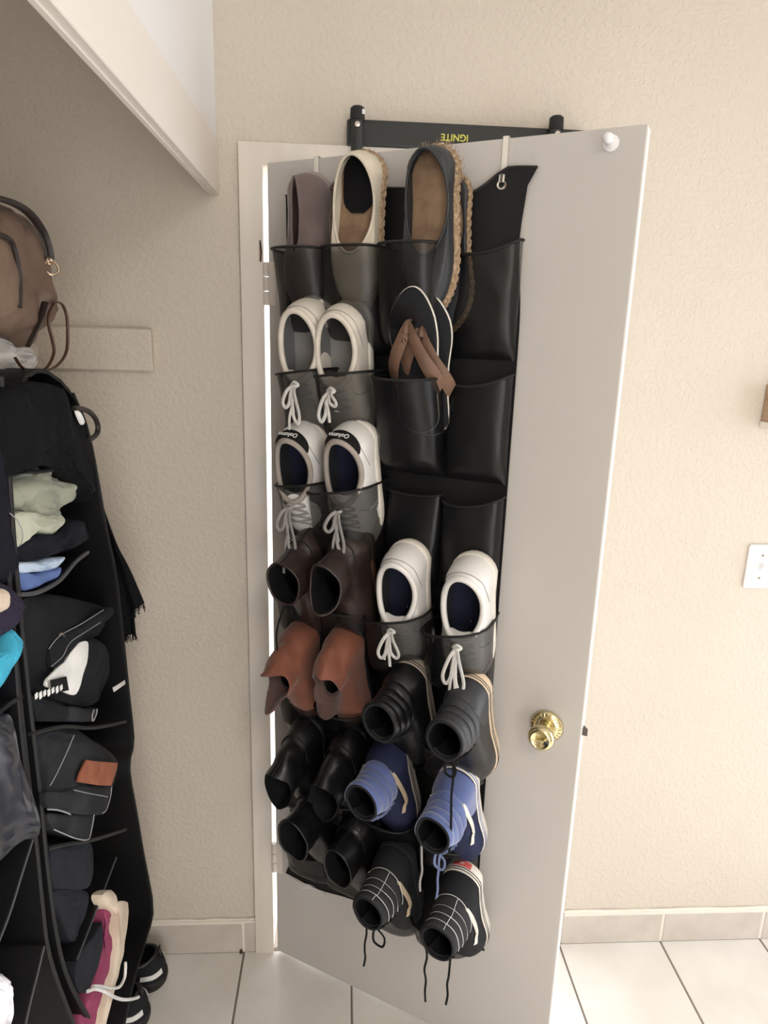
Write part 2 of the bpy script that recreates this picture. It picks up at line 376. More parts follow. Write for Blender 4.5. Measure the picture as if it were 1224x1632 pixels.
struct('trim_5', b, M['casing'])
# ground outside the doorway
b = MB(); b.box((-8, 0.121, -0.16), (8, 14, -0.03)); struct('ground', b, M['concrete'])
# painted cleat on the closet wall
b = MB(); b.box((-0.72, -0.019, 1.597), (-0.255, 0, 1.689), 0.003); struct('trim_6', b, M['wall'])

# ------------------------------------------------------------------ the door
MD = Matrix.Translation((0, -HY, 0)) @ Matrix.Rotation(-TH, 4, 'Z')     # local x along the door, -y out of its face, z up
def D(u, v, n=0.0): return MD @ Vector((u, -n, v))
DW = 0.752
b = MB(); b.box((0.003, 0.0, 0.012), (DW, 0.035, 2.03), 0.0018); door = b.build('door_1', M['door'], None, False); door.matrix_world = MD; door['kind'] = 'structure'
b = MB(); b.box((DW-0.0004, 0.002, 0.014), (DW+0.0006, 0.033, 2.028)); b.build('door_edge', M['door_edge'], door, False)
for zc in (1.79, 0.32):
    h = MB(); h.box((0.004, -0.0015, zc-0.045), (0.022, 0.001, zc+0.045)); hg = h.build('hinge', M['casing'], door, False)
    for k in range(3):
        MB().lathe([(0.001, zc-0.045+k*0.03+0.0006), (0.0070, zc-0.045+k*0.03+0.001), (0.0070, zc-0.045+k*0.03+0.029), (0.001, zc-0.045+k*0.03+0.0294)], 12, 'z', (-0.001, -0.002, 0)).build('knuckle', M['casing'], hg)
b = MB(); b.tube([(-0.010, -0.010, 1.835), (-0.009, -0.009, 1.855), (-0.012, -0.008, 1.878)], [0.002, 0.0026, 0.0016], 8); b.build('hinge_pin', M['rust'], door)
# knob
KU, KV = 0.684, 0.920
def knobpart(prof, name, m, par): return MB().lathe(prof, 32, 'y', (KU, 0, KV)).build(name, m, par)
kb = knobpart([(0.001, -0.0005), (0.033, -0.001), (0.034, -0.004), (0.031, -0.009), (0.024, -0.012), (0.022, -0.013), (0.0205, -0.0135)], 'door_knob', M['brass'], door)
b = MB()
for k in range(28):
    a = 2*PI*k/28; b.tube([(KU+0.0245*math.cos(a), -0.0115, KV+0.0245*math.sin(a)), (KU+0.0305*math.cos(a), -0.0085, KV+0.0305*math.sin(a))], 0.0016, 6)
b.build('rosette_fluting', M['brass'], kb)
knobpart([(0.0005, -0.010), (0.0150, -0.012), (0.0135, -0.022), (0.0150, -0.032), (0.0235, -0.040), (0.0265, -0.050), (0.0255, -0.058), (0.0215, -0.0635), (0.0185, -0.0645), (0.017, -0.063), (0.0005, -0.0625)], 'knob_grip', M['brass'], kb)
MB().box((KU-0.008, -0.0680, KV-0.0022), (KU+0.008, -0.062, KV+0.0022), 0.0008).build('privacy_button', M['brass'], kb, False)
b = MB(); b.add([(DW, 0.010, KV-0.008), (DW, 0.024, KV-0.008), (DW+0.011, 0.011, KV-0.008), (DW, 0.010, KV+0.008), (DW, 0.024, KV+0.008), (DW+0.011, 0.011, KV+0.008)], [(0, 1, 2), (3, 5, 4), (0, 3, 4, 1), (1, 4, 5, 2), (2, 5, 3, 0)])
b.build('latch_bolt', M['dark_steel'], door, False)
b = MB(); b.lathe([(0.0005, 0.0005), (0.013, 0), (0.013, -0.003), (0.007, -0.006), (0.0042, -0.016), (0.0045, -0.026), (0.0072, -0.029), (0.0085, -0.034), (0.0072, -0.039), (0.003, -0.0415), (0.0005, -0.042)], 20, 'y', (0.697, 0, 2.006))
b.build('door_peg', M['white_plastic'], door)['label'] = 'white round coat peg near the top corner'

# ------------------------------------------------------------------ pull-up bar resting on the top casing
pb = thing('pull_up_bar', 'black flat pull-up bar with upside-down yellow lettering lying on the door casing', 'exercise bar', Matrix.Translation((0.168, -0.018, 2.071)))
MB().box((0.0, -0.012, 0.0), (0.50, 0.012, 0.047), 0.003).build('flat_bar', M['bar_black'], pb, False)
for x in (0.021, 0.432):
    b = MB(); b.tube([(x, -0.026, -0.055), (x, -0.026, 0.0), (x, -0.027, 0.045)], 0.0125, 16); sl = b.build('support_arm', M['bar_black'], pb)
    MB().lathe([(0.0005, 0.066), (0.010, 0.0655), (0.0145, 0.062), (0.0152, 0.040), (0.0128, 0.0395)], 18, 'z', (x, -0.027, 0)).build('end_cap', M['rubber'], sl)
    MB().lathe([(0.0005, -0.045), (0.0052, -0.0445), (0.0062, -0.041), (0.0062, -0.037), (0.0035, -0.0365)], 14, 'y', (x, 0.0, 0.029)).build('bolt', M['steel'], sl)
MB().box((0.030, -0.0395, 0.049), (0.036, -0.0375, 0.058), 0.0005).build('label_sticker', M['white_print'], pb, False)
text_part('IGNITE', 0.0185, M['yellow'], pb, Matrix.Translation((0.224, -0.0125, 0.021)) @ Matrix.Rotation(PI, 4, 'Y') @ Matrix.Rotation(R(90), 4, 'X') , bold=0.0003)

# ------------------------------------------------------------------ light switch and wooden rack end on the back wall
sw = thing('light_switch', 'white toggle light switch plate on the textured wall at right', 'light switch', Matrix.Translation((1.226, 0, 1.150)))
MB().box((-0.037, -0.007, -0.058), (0.037, 0.0, 0.058), 0.004).build('wall_plate', M['white_plastic'], sw, False)
b = MB(); b.box((-0.0055, -0.009, -0.013), (0.0055, -0.006, 0.013), 0.001); b.build('toggle_collar', M['white_plastic'], sw, False)
b = MB(); b.add([(-0.005, -0.006, -0.011), (0.005, -0.006, -0.011), (0.005, -0.006, 0.009), (-0.005, -0.006, 0.009), (-0.004, -0.024, 0.004), (0.004, -0.024, 0.004), (0.004, -0.022, 0.013), (-0.004, -0.022, 0.013)], [(0, 1, 5, 4), (1, 2, 6, 5), (2, 3, 7, 6), (3, 0, 4, 7), (4, 5, 6, 7)]); b.build('toggle', M['white_plastic'], sw, False)
for dz in (-0.030, 0.030): MB().lathe([(0.0004, -0.0092), (0.0032, -0.0088), (0.0036, -0.0065), (0.001, -0.006)], 12, 'y', (0, 0, dz)).build('screw', M['steel'], sw)
rk = thing('wall_rack', 'wooden wall rack end cut off by the right picture edge', 'shelf', Matrix.Translation((1.165, 0, 1.50)))
MB().box((0.0, -0.040, 0.0), (0.30, -0.001, 0.016), 0.002).build('ledge', M['white_metal'], rk, False)
MB().box((0.002, -0.038, 0.016), (0.30, -0.001, 0.104), 0.002).build('back_board', M['wood'], rk, False)

# ------------------------------------------------------------------ hanging shoe organizer on the door
org = thing('shoe_organizer', 'black hanging shoe organizer with sheer pockets on the open white door', 'organizer', MD)
U0, U1, V0, V1, NB = 0.052, 0.566, 0.292, 1.966, 0.004
COLS = [0.054, 0.182, 0.310, 0.437, 0.565]
RIMS = [1.848, 1.612, 1.378, 1.132, 0.892, 0.668, 0.444]
def OL(u, v, n): return Vector((u, -n, v))
rows = []
for i in range(61):
    t = i/60; row = []
    for j in range(27):
        s = j/26
        uu = U0+(U1-U0)*s + 0.006*math.sin(9*t+1.0)*(1-s)*0.7 - (0.012*math.exp(-((t-0.07)/0.05)**2) if s > 0.96 else 0)
        top = 1.962 + 0.016*max(0, (s-0.80)/0.20) - 0.022*math.exp(-((s-0.80)/0.07)**2) + 0.010*math.exp(-((s-0.93)/0.06)**2) - 0.004*math.sin(s*14)
        bot = V0 + 0.016*s**2 - 0.004*math.sin(s*11)
        if t < 0.012 and s > 0.99: uu += 0.014
        if t > 0.985 and s > 0.99: uu += 0.026
        if t > 0.985 and s < 0.01: uu -= 0.010
        v = top+(bot-top)*t; n = NB+0.003+0.0022*math.sin(s*17+t*5)+0.004*math.exp(-(t/0.02)**2)*(1 if s > 0.9 else 0.3)
        row.append(OL(uu, v, n))
    rows.append(row)
MB().sheet(rows, 0.0025).build('back_panel', M['nonwoven'], org)
b = MB(); b.tube([r_+Vector((0, -0.001, 0)) for r_ in rows[0]], 0.0026, 6); b.tube([r_+Vector((0, -0.001, 0)) for r_ in rows[-1]], 0.0026, 6)
b.build('edge_binding', M['hem'], org)
for u0, u1 in ((0.062, 0.165), (0.46, 0.562)):
    b = MB(); b.sheet([[OL(u0+(u1-u0)*k/8, 0.288-0.012*j/3-0.004*math.sin(k)+(u0 > 0.3)*0.018, 0.012+0.01*math.sin(k*0.7)*j/3) for k in range(9)] for j in range(4)], 0.001); b.build('stiffener', M['clear'], org)
for gu, gv, vis in ((0.125, 1.945, 1), (0.392, 1.945, 0), (0.516, 1.952, 1)):
    b = MB(); b.lathe([(0.0045, -0.004), (0.0095, -0.005), (0.0095, -0.009), (0.0080, -0.0105), (0.0050, -0.0095), (0.0045, -0.006)], 20, 'y', (gu, -0.003, gv)); b.build('grommet', M['steel'], org)
    b = MB(); b.sheet([[Vector((gu-0.005+0.010*j, y, z)) for j in (0, 1)] for y, z in ((0.0375, 1.99), (0.0375, 2.0325), (0.02, 2.0325), (-0.0025, 2.0325), (-0.0025, 2.0), (-0.0035, 1.975), (-0.0115, 1.968), (-0.0135, gv+0.004))], 0.0016)
    hk = b.build('door_hook', M['white_metal'], org, False)
    b = MB(); b.tube([(gu, -0.0125, gv+0.018), (gu, -0.0135, gv+0.006), (gu, -0.014, gv+0.002)], 0.004, 10, True, 0.5); b.build('hook_tip', M['dark_steel'], hk)

def pocket(c, r, Br, Bm, full, du=0.0, h=0.200, sag=0.0, u_c=None, tilt=0.0, ov=0.0, dv=0.0):
    u0, u1 = COLS[c]+0.002+du, COLS[c+1]-0.002+du; vt = RIMS[r]+dv; rows = []; nu, nv = 31, 15
    for i in range(nv):
        t = i/(nv-1); B = (Br+(Bm-Br)*min(1, t*1.8)) * (max(0.0, 1-max(0.0, (t-0.55)/0.45)**2.2))**0.6
        row = []
        for j in range(nu):
            ph = PI*j/(nu-1); cs = -math.cos(ph); e = abs(cs)**0.72; p = math.sin(ph)**0.55 if 0 < j < nu-1 else 0.0
            s = 0.5+0.5*math.copysign(e, cs); wd = (u1-u0)+ov*min(1.0, p*1.5)*(1-0.6*max(0, t-0.5))
            v = vt-h*t - sag*(1-e*e)*(1-t) + tilt*(s-0.5)*(1-t); u = (u0+u1)/2+wd*(s-0.5)
            n = NB+0.006+B*p + 0.0022*nz((u, v, c+r), 28, r)*p
            row.append(OL(u, v, n))
        rows.append(row)
    b = MB(); b.grid([list(r_) for r_ in rows]); o = b.build('pocket', M['pocket_full'] if full else M['pocket'], org)
    b = MB(); b.tube([p+Vector((0, -0.001, 0)) for p in rows[0]], 0.0034, 8, True, 0.8); b.build('hem', M['hem'], o)
    return o

# ------------------------------------------------------------------ shoes
def lerp(a, b, t): return a+(b-a)*t
def sstep(t): t = max(0, min(1, t)); return t*t*(3-2*t)
class Shoe:
    """One shoe in its own frame: x heel to toe, z sole to ankle; shaft rings follow the ankle ring."""
    NT = 44
    def __init__(s, P, side=1):
        s.P = P; s.side = side
    def hw(s, x):
        P = s.P; q = max(0, min(1, x/P['L'])); W = P['W']
        prof = np.interp(q, [0, .12, .3, .5, .68, .82, 1.0], [.84, .90, .84, .88, 1.0, .97, P.get('toe_w', .80)])
        rh, rt = 0.14, 0.30
        e = 1.0
        if q < rh: e = math.sqrt(max(0, 1-((rh-q)/rh)**2))
        if q > 1-rt: e = math.sqrt(max(0, 1-((q-1+rt)/rt)**2.2))
        return W*prof*e
    def outl(s, t, off=0.0):
        P = s.P; L = P['L']; x = L/2-L/2*math.cos(t)
        y = s.hw(x)*(1 if math.sin(t) >= 0 else -1)
        if abs(math.sin(t)) < 1e-6: y = 0.0
        y += s.side*0.010*sstep((x/L-0.45)/0.55)*math.sin(PI*min(1, x/L))  # slight banana curve of the last
        if off:
            y += off*math.sin(t); x -= off*math.cos(t)
        return x, y
    def ring(s, k, t):
        P = s.P
        if k <= 0: xc, a, b_, zb, zf, dip = P['col']
        else: xc, a, b_, zb, zf, dip = P['shaft'][k-1]
        c = math.cos(t); q = (1-c)/2
        y0 = P.get('yoff', [0]*20)[k] if k >= 0 else 0
        return Vector((xc-a*c, y0+b_*math.sin(t), lerp(zb, zf, q)-dip*math.sin(t)**2))
    def pt(s, t, r):
        P = s.P
        if r <= 1.0:
            zs = P['zs']; ox, oy = s.outl(t); q = (1-math.cos(t))/2
            p0 = Vector((ox, oy, zs*0.8)); p3 = s.ring(0, t)
            hgt = lerp(p3.z*0.62, P['th']*1.32, sstep(q)); h = Vector((0, 0, hgt))
            p1 = p0+h*0.75; p1.y *= 1.05; p2 = p1.lerp(p3, 0.5); p2.z = max(p2.z, p1.z)+0.004
            if q < 0.5: p2 = Vector((lerp(p1.x, p3.x, .55), lerp(p1.y, p3.y, .35), lerp(p1.z, p3.z, .62)))
            u = 1-r; v = p0*u**3+p1*3*u*u*r+p2*3*u*r*r+p3*r**3
        else:
            k = r-1; n = len(P.get('shaft', [])); i = min(int(k), n-1); f = k-i
            g = lambda j: s.ring(max(0, min(n, j)), t)
            q0 = s.pt(t, 0.8) if i == 0 else g(i-1)
            q1, q2, q3 = g(i), g(i+1), g(i+2)
            v = 0.5*((2*q1)+(q2-q0)*f+(2*q0-5*q1+4*q2-q3)*f*f+(3*q1-q0-3*q2+q3)*f**3)
            rb = P.get('ribs')
            if rb:
                cnt, amp = rb; back = sstep((math.cos(t)+0.55)/0.5)
                c0 = s.ring(0, t)*0; ctr = (s.pt2c(k))
                d = v-ctr; d = d.normalized() if d.length > 1e-6 else d
                v = v+d*amp*back*(abs(math.sin(PI*k/n*cnt))**0.6)
        wr = P.get('wr', 0)
        if wr:
            a = wr*(0.35+0.65*min(1, max(0, r-0.5)))
            v = v+Vector((nz(v, 26, P.get('seed', 1)), nz(v, 26, 5+P.get('seed', 1)), nz(v, 30, 9)))*a
        return v
    def pt2c(s, k):
        n = len(s.P['shaft']); i = min(int(k), n-1); f = k-i
        A = s.P['col'] if i == 0 else s.P['shaft'][i-1]; B = s.P['shaft'][i]
        return Vector((lerp(A[0], B[0], f), 0, lerp((A[3]+A[4])/2, (B[3]+B[4])/2, f)))
    def nrm(s, t, r):
        e = 0.01; rm = s.rmax
        a = s.pt(t+e*3, r)-s.pt(t-e*3, r); b = s.pt(t, min(rm, r+e))-s.pt(t, max(0.0, r-e)); n = b.cross(a)
        return n.normalized() if n.length > 1e-12 else Vector((0, 0, 1))
    @property
    def rmax(s): return 1.0+len(s.P.get('shaft', []))
    def on(s, t, r, d=0.0012): return s.pt(t, r)+s.nrm(t, r)*d
    def patch(s, f, na, nb, d=0.0014):
        rows = []
        for i in range(na):
            a = i/(na-1); rows.append([s.on(*f(a, j/(nb-1)), d) for j in range(nb)])
        return MB().sheet(rows, 0.0022)
    def strip(s, pts, wdt, d=0.0014, n=24):
        line = cr([(p[0], p[1], 0) for p in pts], n); rows = []
        for i, q in enumerate(line):
            a = s.pt(line[max(0, i-1)].x, line[max(0, i-1)].y); b_ = s.pt(line[min(n-1, i+1)].x, line[min(n-1, i+1)].y)
            tg = (b_-a); nn = s.nrm(q.x, q.y); sd = tg.cross(nn); sd = sd.normalized() if sd.length > 1e-9 else Vector((1, 0, 0))
            c = s.on(q.x, q.y, d); ww = wdt(i/(n-1)) if callable(wdt) else wdt
            rows.append([c-sd*ww, c+nn*0.0003, c+sd*ww])
        return MB().sheet(rows, 0.0012)
    def seam(s, pts, rad=0.0007, n=30, d=0.0006):
        line = cr([(p[0], p[1], 0) for p in pts], n); return MB().tube([s.on(q.x, q.y, d) for q in line], rad, 5)

def build_shoe(name, label, cat, mtx, P, side=1, group=None, upper='white_leather', sole='white_sole', lining='grey_lining', insole='grey_insole', rim=None, rim_r=0.004, rimless=False, sole_h=None, sole_off=0.003, th=0.0035):
    sh = Shoe(P, side); root = thing(name, label, cat, mtx, group); NT = sh.NT
    ns = len(P.get('shaft', [])); rs = [i/9 for i in range(10)]+[1+(i+1)/(P.get('sub', 4)) for i in range(ns*P.get('sub', 4))]
    ts = [2*PI*j/NT for j in range(NT)]
    G = [[sh.pt(t, r) for t in ts] for r in rs]
    MB().grid(G, True).build('upper', M[upper], root)
    # lining: the same surface moved inwards, closed at the rim
    I = [[sh.pt(t, r)-sh.nrm(t, r)*th for t in ts] for r in rs]
    b = MB(); b.grid([G[-1]]+list(reversed(I)), True); b.build('lining', M[lining], root)
    zs = P['zs']
    # insole
    b = MB(); rr = []
    for sc in (0.02, 0.5, 0.93): rr.append([Vector((P['L']/2+(sh.outl(t)[0]-P['L']/2)*sc, sh.outl(t)[1]*sc, zs+0.004)) for t in ts])
    b.grid(rr, True); b.build('insole', M[insole], root)
    # sole: rounded slab
    hz = sole_h or zs; prof = [(-0.012, 0.0), (-0.002, 0.0), (0.0, 0.003), (sole_off, hz*0.55), (sole_off*0.9, hz-0.002), (sole_off*0.3, hz), (-0.008, hz)]
    b = MB(); b.grid([[Vector((*sh.outl(t, o), z)) for t in ts] for o, z in prof], True, True); so = b.build('sole', M[sole], root)
    if rim:
        rr_ = sh.rmax; b = MB(); b.tube([sh.pt(t, rr_)+Vector((0, 0, rim_r*0.2)) for t in ts], rim_r, 8, False, 1.0, True); b.build('collar_rim', M[rim], root)
    return root, sh, so

def place(px_u, px_v, n=0.012, ang=0.0, lean=0.0, twist=0.0):
    """Shoe standing heel up in a pocket: x (heel to toe) down the door, z out of the door."""
    a = Matrix(((0, 1, 0, 0), (0, 0, -1, 0), (-1, 0, 0, 0), (0, 0, 0, 1)))
    n = n+0.27*math.sin(lean)
    m = MD @ Matrix.Translation((px_u, -n, px_v)) @ Matrix.Rotation(ang, 4, 'Y') @ a @ Matrix.Rotation(lean, 4, 'Y') @ Matrix.Rotation(twist, 4, 'X')
    return m
def laces(root, pts, rad, m, name='lace', flat=0.6, n=40, world=True):
    inv = root.matrix_world.inverted() if world else Matrix()
    o = MB().tube([inv @ Vector(p) for p in cr(pts, n)], rad, 7, True, flat).build(name, M[m], root); return o
def gw(root, p): return root.matrix_world @ p
NDIR = MD.to_3x3() @ Vector((0, -1, 0)); UDIR = MD.to_3x3() @ Vector((1, 0, 0)); ZD = Vector((0, 0, 1))

def low_sneaker(label, mtx, side, group, upper='white_leather', lining='grey_lining', insole='grey_insole', rim='white_leather', heel=None, lace='lace_white', bow=(0.05, 0.07), dirt=None, seed=1, kind='sneaker', rim_r=0.0052, W=0.051, collar=None, L=0.288, laceright=0.0):
    P = dict(L=L, W=W, zs=0.026, th=0.044, col=collar or (0.088, 0.066, 0.040, 0.092, 0.098, 0.018), seed=seed)
    root, sh, so = build_shoe('sneaker', label, 'shoe', mtx, P, side, group, upper, 'white_sole', lining, insole, rim, rim_r)
    # heel counter seam and quarter seams
    sh.seam([(-1.15, 0.30), (-0.8, 0.62), (0, 0.74), (0.8, 0.62), (1.15, 0.30)], 0.0007).build('seam', M['stitch'], root)
    for q in (1, -1):
        sh.seam([(PI-q*1.45, 0.05), (PI-q*1.25, 0.45), (PI-q*0.85, 0.80), (PI-q*0.6, 0.98)], 0.0007).build('seam', M['stitch'], root)
    sh.seam([(PI-1.1, 0.16), (PI-0.6, 0.30), (PI, 0.36), (PI+0.6, 0.30), (PI+1.1, 0.16)], 0.0007).build('seam', M['stitch'], root)
    # eyelet facings
    for q in (1, -1):
        f = sh.strip([(PI-q*0.62, 0.60), (PI-q*0.66, 0.80), (PI-q*0.74, 0.985)], 0.0085, 0.0016, 14); f.build('eyelet_facing', M[upper], root)
    # tongue
    tr = []; dr = (sh.pt(PI, 1.0)-sh.pt(PI, 0.9)).normalized()
    for i in range(11):
        a = i/10; row = []
        for k in range(-4, 5):
            t = PI+0.62*k/4; ex = max(0.0, a-0.70)/0.30*0.020*math.sqrt(max(0.0, 1-(k/4.6)**2))
            row.append(sh.pt(t, lerp(0.66, 0.99, min(1, a/0.70)))-sh.nrm(t, 0.95)*0.004+dr*ex-Vector((0, 0, ex*0.35)))
        tr.append(row)
    MB().sheet(tr, 0.005).build('tongue', M[upper], root)
    # crossed laces
    for i in range(4):
        r0 = 0.62+0.095*i; r1 = r0+0.07
        for q in (1, -1):
            p0 = sh.on(PI-q*0.62, r0, 0.004); p1 = sh.on(PI+q*0.64, min(0.985, r1), 0.004); mid = (p0+p1)/2+sh.nrm(PI, r0)*0.006
            MB().tube(cr([p0, mid, p1], 9), 0.0026, 6, True, 0.55).build('lace', M[lace], root)
    kn = gw(root, sh.on(PI, 0.985, 0.012)); sx = UDIR*0.012
    laces(root, [kn-sx*0.7, kn+NDIR*0.006-ZD*0.004, kn+sx*0.7, kn+NDIR*0.002+ZD*0.006, kn-sx*0.7], 0.0036, lace)
    rd = random.Random(seed)
    lr = UDIR*laceright
    for q, ln in ((-1, bow[0]), (1, bow[1])):
        j = rd.uniform(0.8, 1.2); o = UDIR*0.016*q*j
        # loop
        laces(root, [kn, kn+o*0.6+NDIR*0.014-ZD*ln*0.25+lr*0.3, kn+o*1.3+NDIR*0.014-ZD*ln*0.75+lr, kn+o*1.0+NDIR*0.011-ZD*ln+lr*1.3, kn+o*0.35+NDIR*0.012-ZD*ln*0.8+lr, kn+o*0.1+NDIR*0.010-ZD*ln*0.3, kn], 0.0037, lace)
        # free end
        e = ln*rd.uniform(0.95, 1.45)
        laces(root, [kn, kn+o*0.15+NDIR*0.010-ZD*e*0.35, kn-o*0.25+NDIR*0.013-ZD*e*0.7+lr*1.2, kn-o*0.35*j+NDIR*0.011-ZD*e+lr*1.5], 0.0032, lace)
    return root, sh, so

# --- row two: cream sneakers; row three: white sneakers with black heel patch; row four right: white sneakers
def DU(px, py, n):              # door coordinates of a place of the photograph, n in front of the door face
    r = px_ray(px, py); N = NDIR; O = Vector((0, -HY, 0)); k = ((O-Vector(CAM)).dot(N)+n)/r.dot(N); p = Vector(CAM)+r*k
    return (p-O).dot(UDIR), p.z
u, v = DU(490, 470, 0.08)
low_sneaker('cream sneaker with loose bow, leftmost in the second pocket row', place(u, v, 0.014, 0.0, 0.12), -1, None, 'cream_leather', 'grey_lining', 'grey_insole', 'cream_leather', bow=(0.045, 0.075), seed=3, rim_r=0.0062, collar=(0.090, 0.068, 0.042, 0.086, 0.090, 0.012))
u, v = DU(552, 476, 0.08)
low_sneaker('cream sneaker with one lace loop, second in the second pocket row', place(u, v, 0.014, 0.03, 0.12), 1, None, 'cream_leather', 'grey_lining', 'grey_insole', 'cream_leather', bow=(0.06, 0.028), seed=4, rim_r=0.0062, collar=(0.090, 0.068, 0.042, 0.086, 0.090, 0.012))
for (hx_, hy_, lab, sd, bw, tw) in ((492, 664, 'white sneaker with black heel patch, leftmost in the third pocket row', 1, (0.05, 0.10), 5), (571, 664, 'white sneaker with black heel patch and lit side, second in the third pocket row', -1, (0.045, 0.085), 6)):
    u, v = DU(hx_, hy_, 0.075)
    rt, sh, so = low_sneaker(lab, place(u, v, 0.014, 0.02, 0.21), sd, None, 'white_leather', 'dark_lining', 'navy_insole', 'beige_lining', bow=bw, seed=tw, lace='lace_grey', rim_r=0.0058)
    pa = sh.patch(lambda a, c: (lerp(-0.95, 0.95, a), lerp(0.95-0.42*math.sqrt(max(0.0, 1-((a-0.5)/0.5)**2)), 0.955, c)), 25, 9, 0.002); hp = pa.build('heel_patch', M['black_tab'], rt)
    n_ = sh.nrm(0, 0.76); p_ = sh.on(0, 0.76, 0.0038); yv = Vector((0, -1, 0)); up_ = n_.cross(yv)
    text_part('Oolumn', 0.0135, M['white_print'], hp, Matrix(((yv.x, up_.x, n_.x, p_.x), (yv.y, up_.y, n_.y, p_.y), (yv.z, up_.z, n_.z, p_.z), (0, 0, 0, 1))), bold=0.0002)
for (hx_, hy_, lab, sd, bw, tw) in ((656, 858, 'glossy white sneaker with small bow, third in the fourth pocket row', 1, (0.058, 0.05), 11), (760, 877, 'bright white sneaker with long lace loop, rightmost in the fourth pocket row', -1, (0.075, 0.085), 12)):
    u, v = DU(hx_, hy_, 0.05)
    low_sneaker(lab, place(u, v, 0.014, 0.0, 0.12), sd, None, 'white_leather', 'dark_lining', 'navy_insole', 'white_leather', bow=bw, seed=tw, rim_r=0.0062, W=0.049)

# --- row one: slip-ons and espadrilles
def slip_on(label, mtx, side, upper, lining, insole, sole, P, rim=None, rim_r=0.0025, rope=False, name='slip_on_shoe', sole_h=None):
    root, sh, so = build_shoe(name, label, 'shoe', mtx, P, side, None, upper, sole, lining, insole, rim, rim_r, sole_h=sole_h, sole_off=0.004, th=0.0025)
    if rope:
        for z in (0.005, 0.0105, 0.016):
            b = MB(); N_ = 150; b.tube([Vector((*sh.outl(2*PI*k/N_, 0.0025+0.0012*math.sin(k*2.1+z*900)), z+0.001*math.cos(k*2.1))) for k in range(N_)], 0.0026, 6, False, 1.0, True); b.build('rope_braid', M['jute'], so)
    return root, sh
ESP = dict(L=0.280, W=0.049, zs=0.020, th=0.034, col=(0.098, 0.084, 0.043, 0.062, 0.050, 0.014), toe_w=0.86)
u, v = DU(582, 243, 0.045)
rt, sh = slip_on('cream espadrille with tan insole and black heel lining, in the top pocket row', place(u, v, 0.034, 0.05), 1, 'cream_canvas', 'cream_canvas', 'tan_insole', 'jute', ESP, 'cream_canvas', 0.003, True, 'espadrille')
b = MB(); zz = ESP['zs']+0.0065; b.grid([[Vector((lerp(0.006, 0.108, i/10), sh.hw(lerp(0.006, 0.108, i/10))*0.80*k/4*(1 if i < 8 else (0.96, 0.80, 0.40)[i-8]), zz+0.002*(1-(k/4)**2))) for k in range(-4, 5)] for i in range(11)]); b.build('heel_pad', M['black_lining'], rt)
sh.patch(lambda a, c: (lerp(-0.55, 0.55, a), lerp(0.35, 0.93, c)), 9, 7, -0.0045).build('inner_heel_label', M['black_lining'], rt)
u, v = DU(700, 237, 0.045)
rt, sh = slip_on('black espadrille with frayed jute edge, front one in the top pocket row', place(u, v, 0.046, -0.03, 0, 0.12), -1, 'slate', 'slate', 'tan_insole', 'jute', dict(ESP, W=0.049, col=(0.098, 0.086, 0.043, 0.058, 0.048, 0.012)), 'slate', 0.0025, True, 'espadrille')
b = MB()
rd = random.Random(3)
for k in range(70):
    t = rd.uniform(-1.3, 1.3); p = Vector((*sh.outl(t, 0.006), rd.uniform(0.004, 0.024))); q = Vector((-math.cos(t), math.sin(t), rd.uniform(-.6, .6)))*rd.uniform(0.003, 0.009)
    b.tube([p, p+q*0.6+Vector((0, 0.001, 0)), p+q], 0.0006, 4)
o = b.build('frayed_threads', M['jute'], rt); o['kind'] = 'stuff'
sh.patch(lambda a, c: (lerp(-0.7, 0.5, a), lerp(0.35, 0.95, c)), 9, 7, -0.0045).build('inner_heel_lining', M['slate'], rt)
slip_on('black espadrille tucked behind its pair, only its jute edge showing', place(u+0.012, v-0.035, 0.0115, -0.03), 1, 'slate', 'slate', 'tan_insole', 'jute', dict(ESP, zs=0.016, W=0.045, th=0.014, col=(0.093, 0.074, 0.033, 0.024, 0.022, 0.002)), None, 0.002, True, 'espadrille', sole_h=0.018)
MV = dict(L=0.270, W=0.046, zs=0.010, th=0.034, col=(0.088, 0.070, 0.009, 0.062, 0.056, 0.004), toe_w=0.8, wr=0.006, seed=4, yoff=[-0.016])
u, v = DU(492, 275, 0.045)
rt, sh = slip_on('mauve suede slip-on folded shut, leftmost in the top pocket row', place(u, v, 0.030, 0.02, 0.0, -0.25), -1, 'mauve', 'maroon', 'maroon', 'taupe_sole', MV, 'mauve', 0.0022)
u, v = DU(540, 285, 0.02)
slip_on('maroon-lined slip-on showing between mauve shoe and cream espadrille', place(u+0.006, v, 0.010, 0.02), 1, 'maroon', 'maroon', 'tan_insole', 'taupe_sole', dict(MV, W=0.034, th=0.016, col=(0.080, 0.060, 0.018, 0.022, 0.02, 0.002), wr=0.002), 'maroon', 0.002, False)

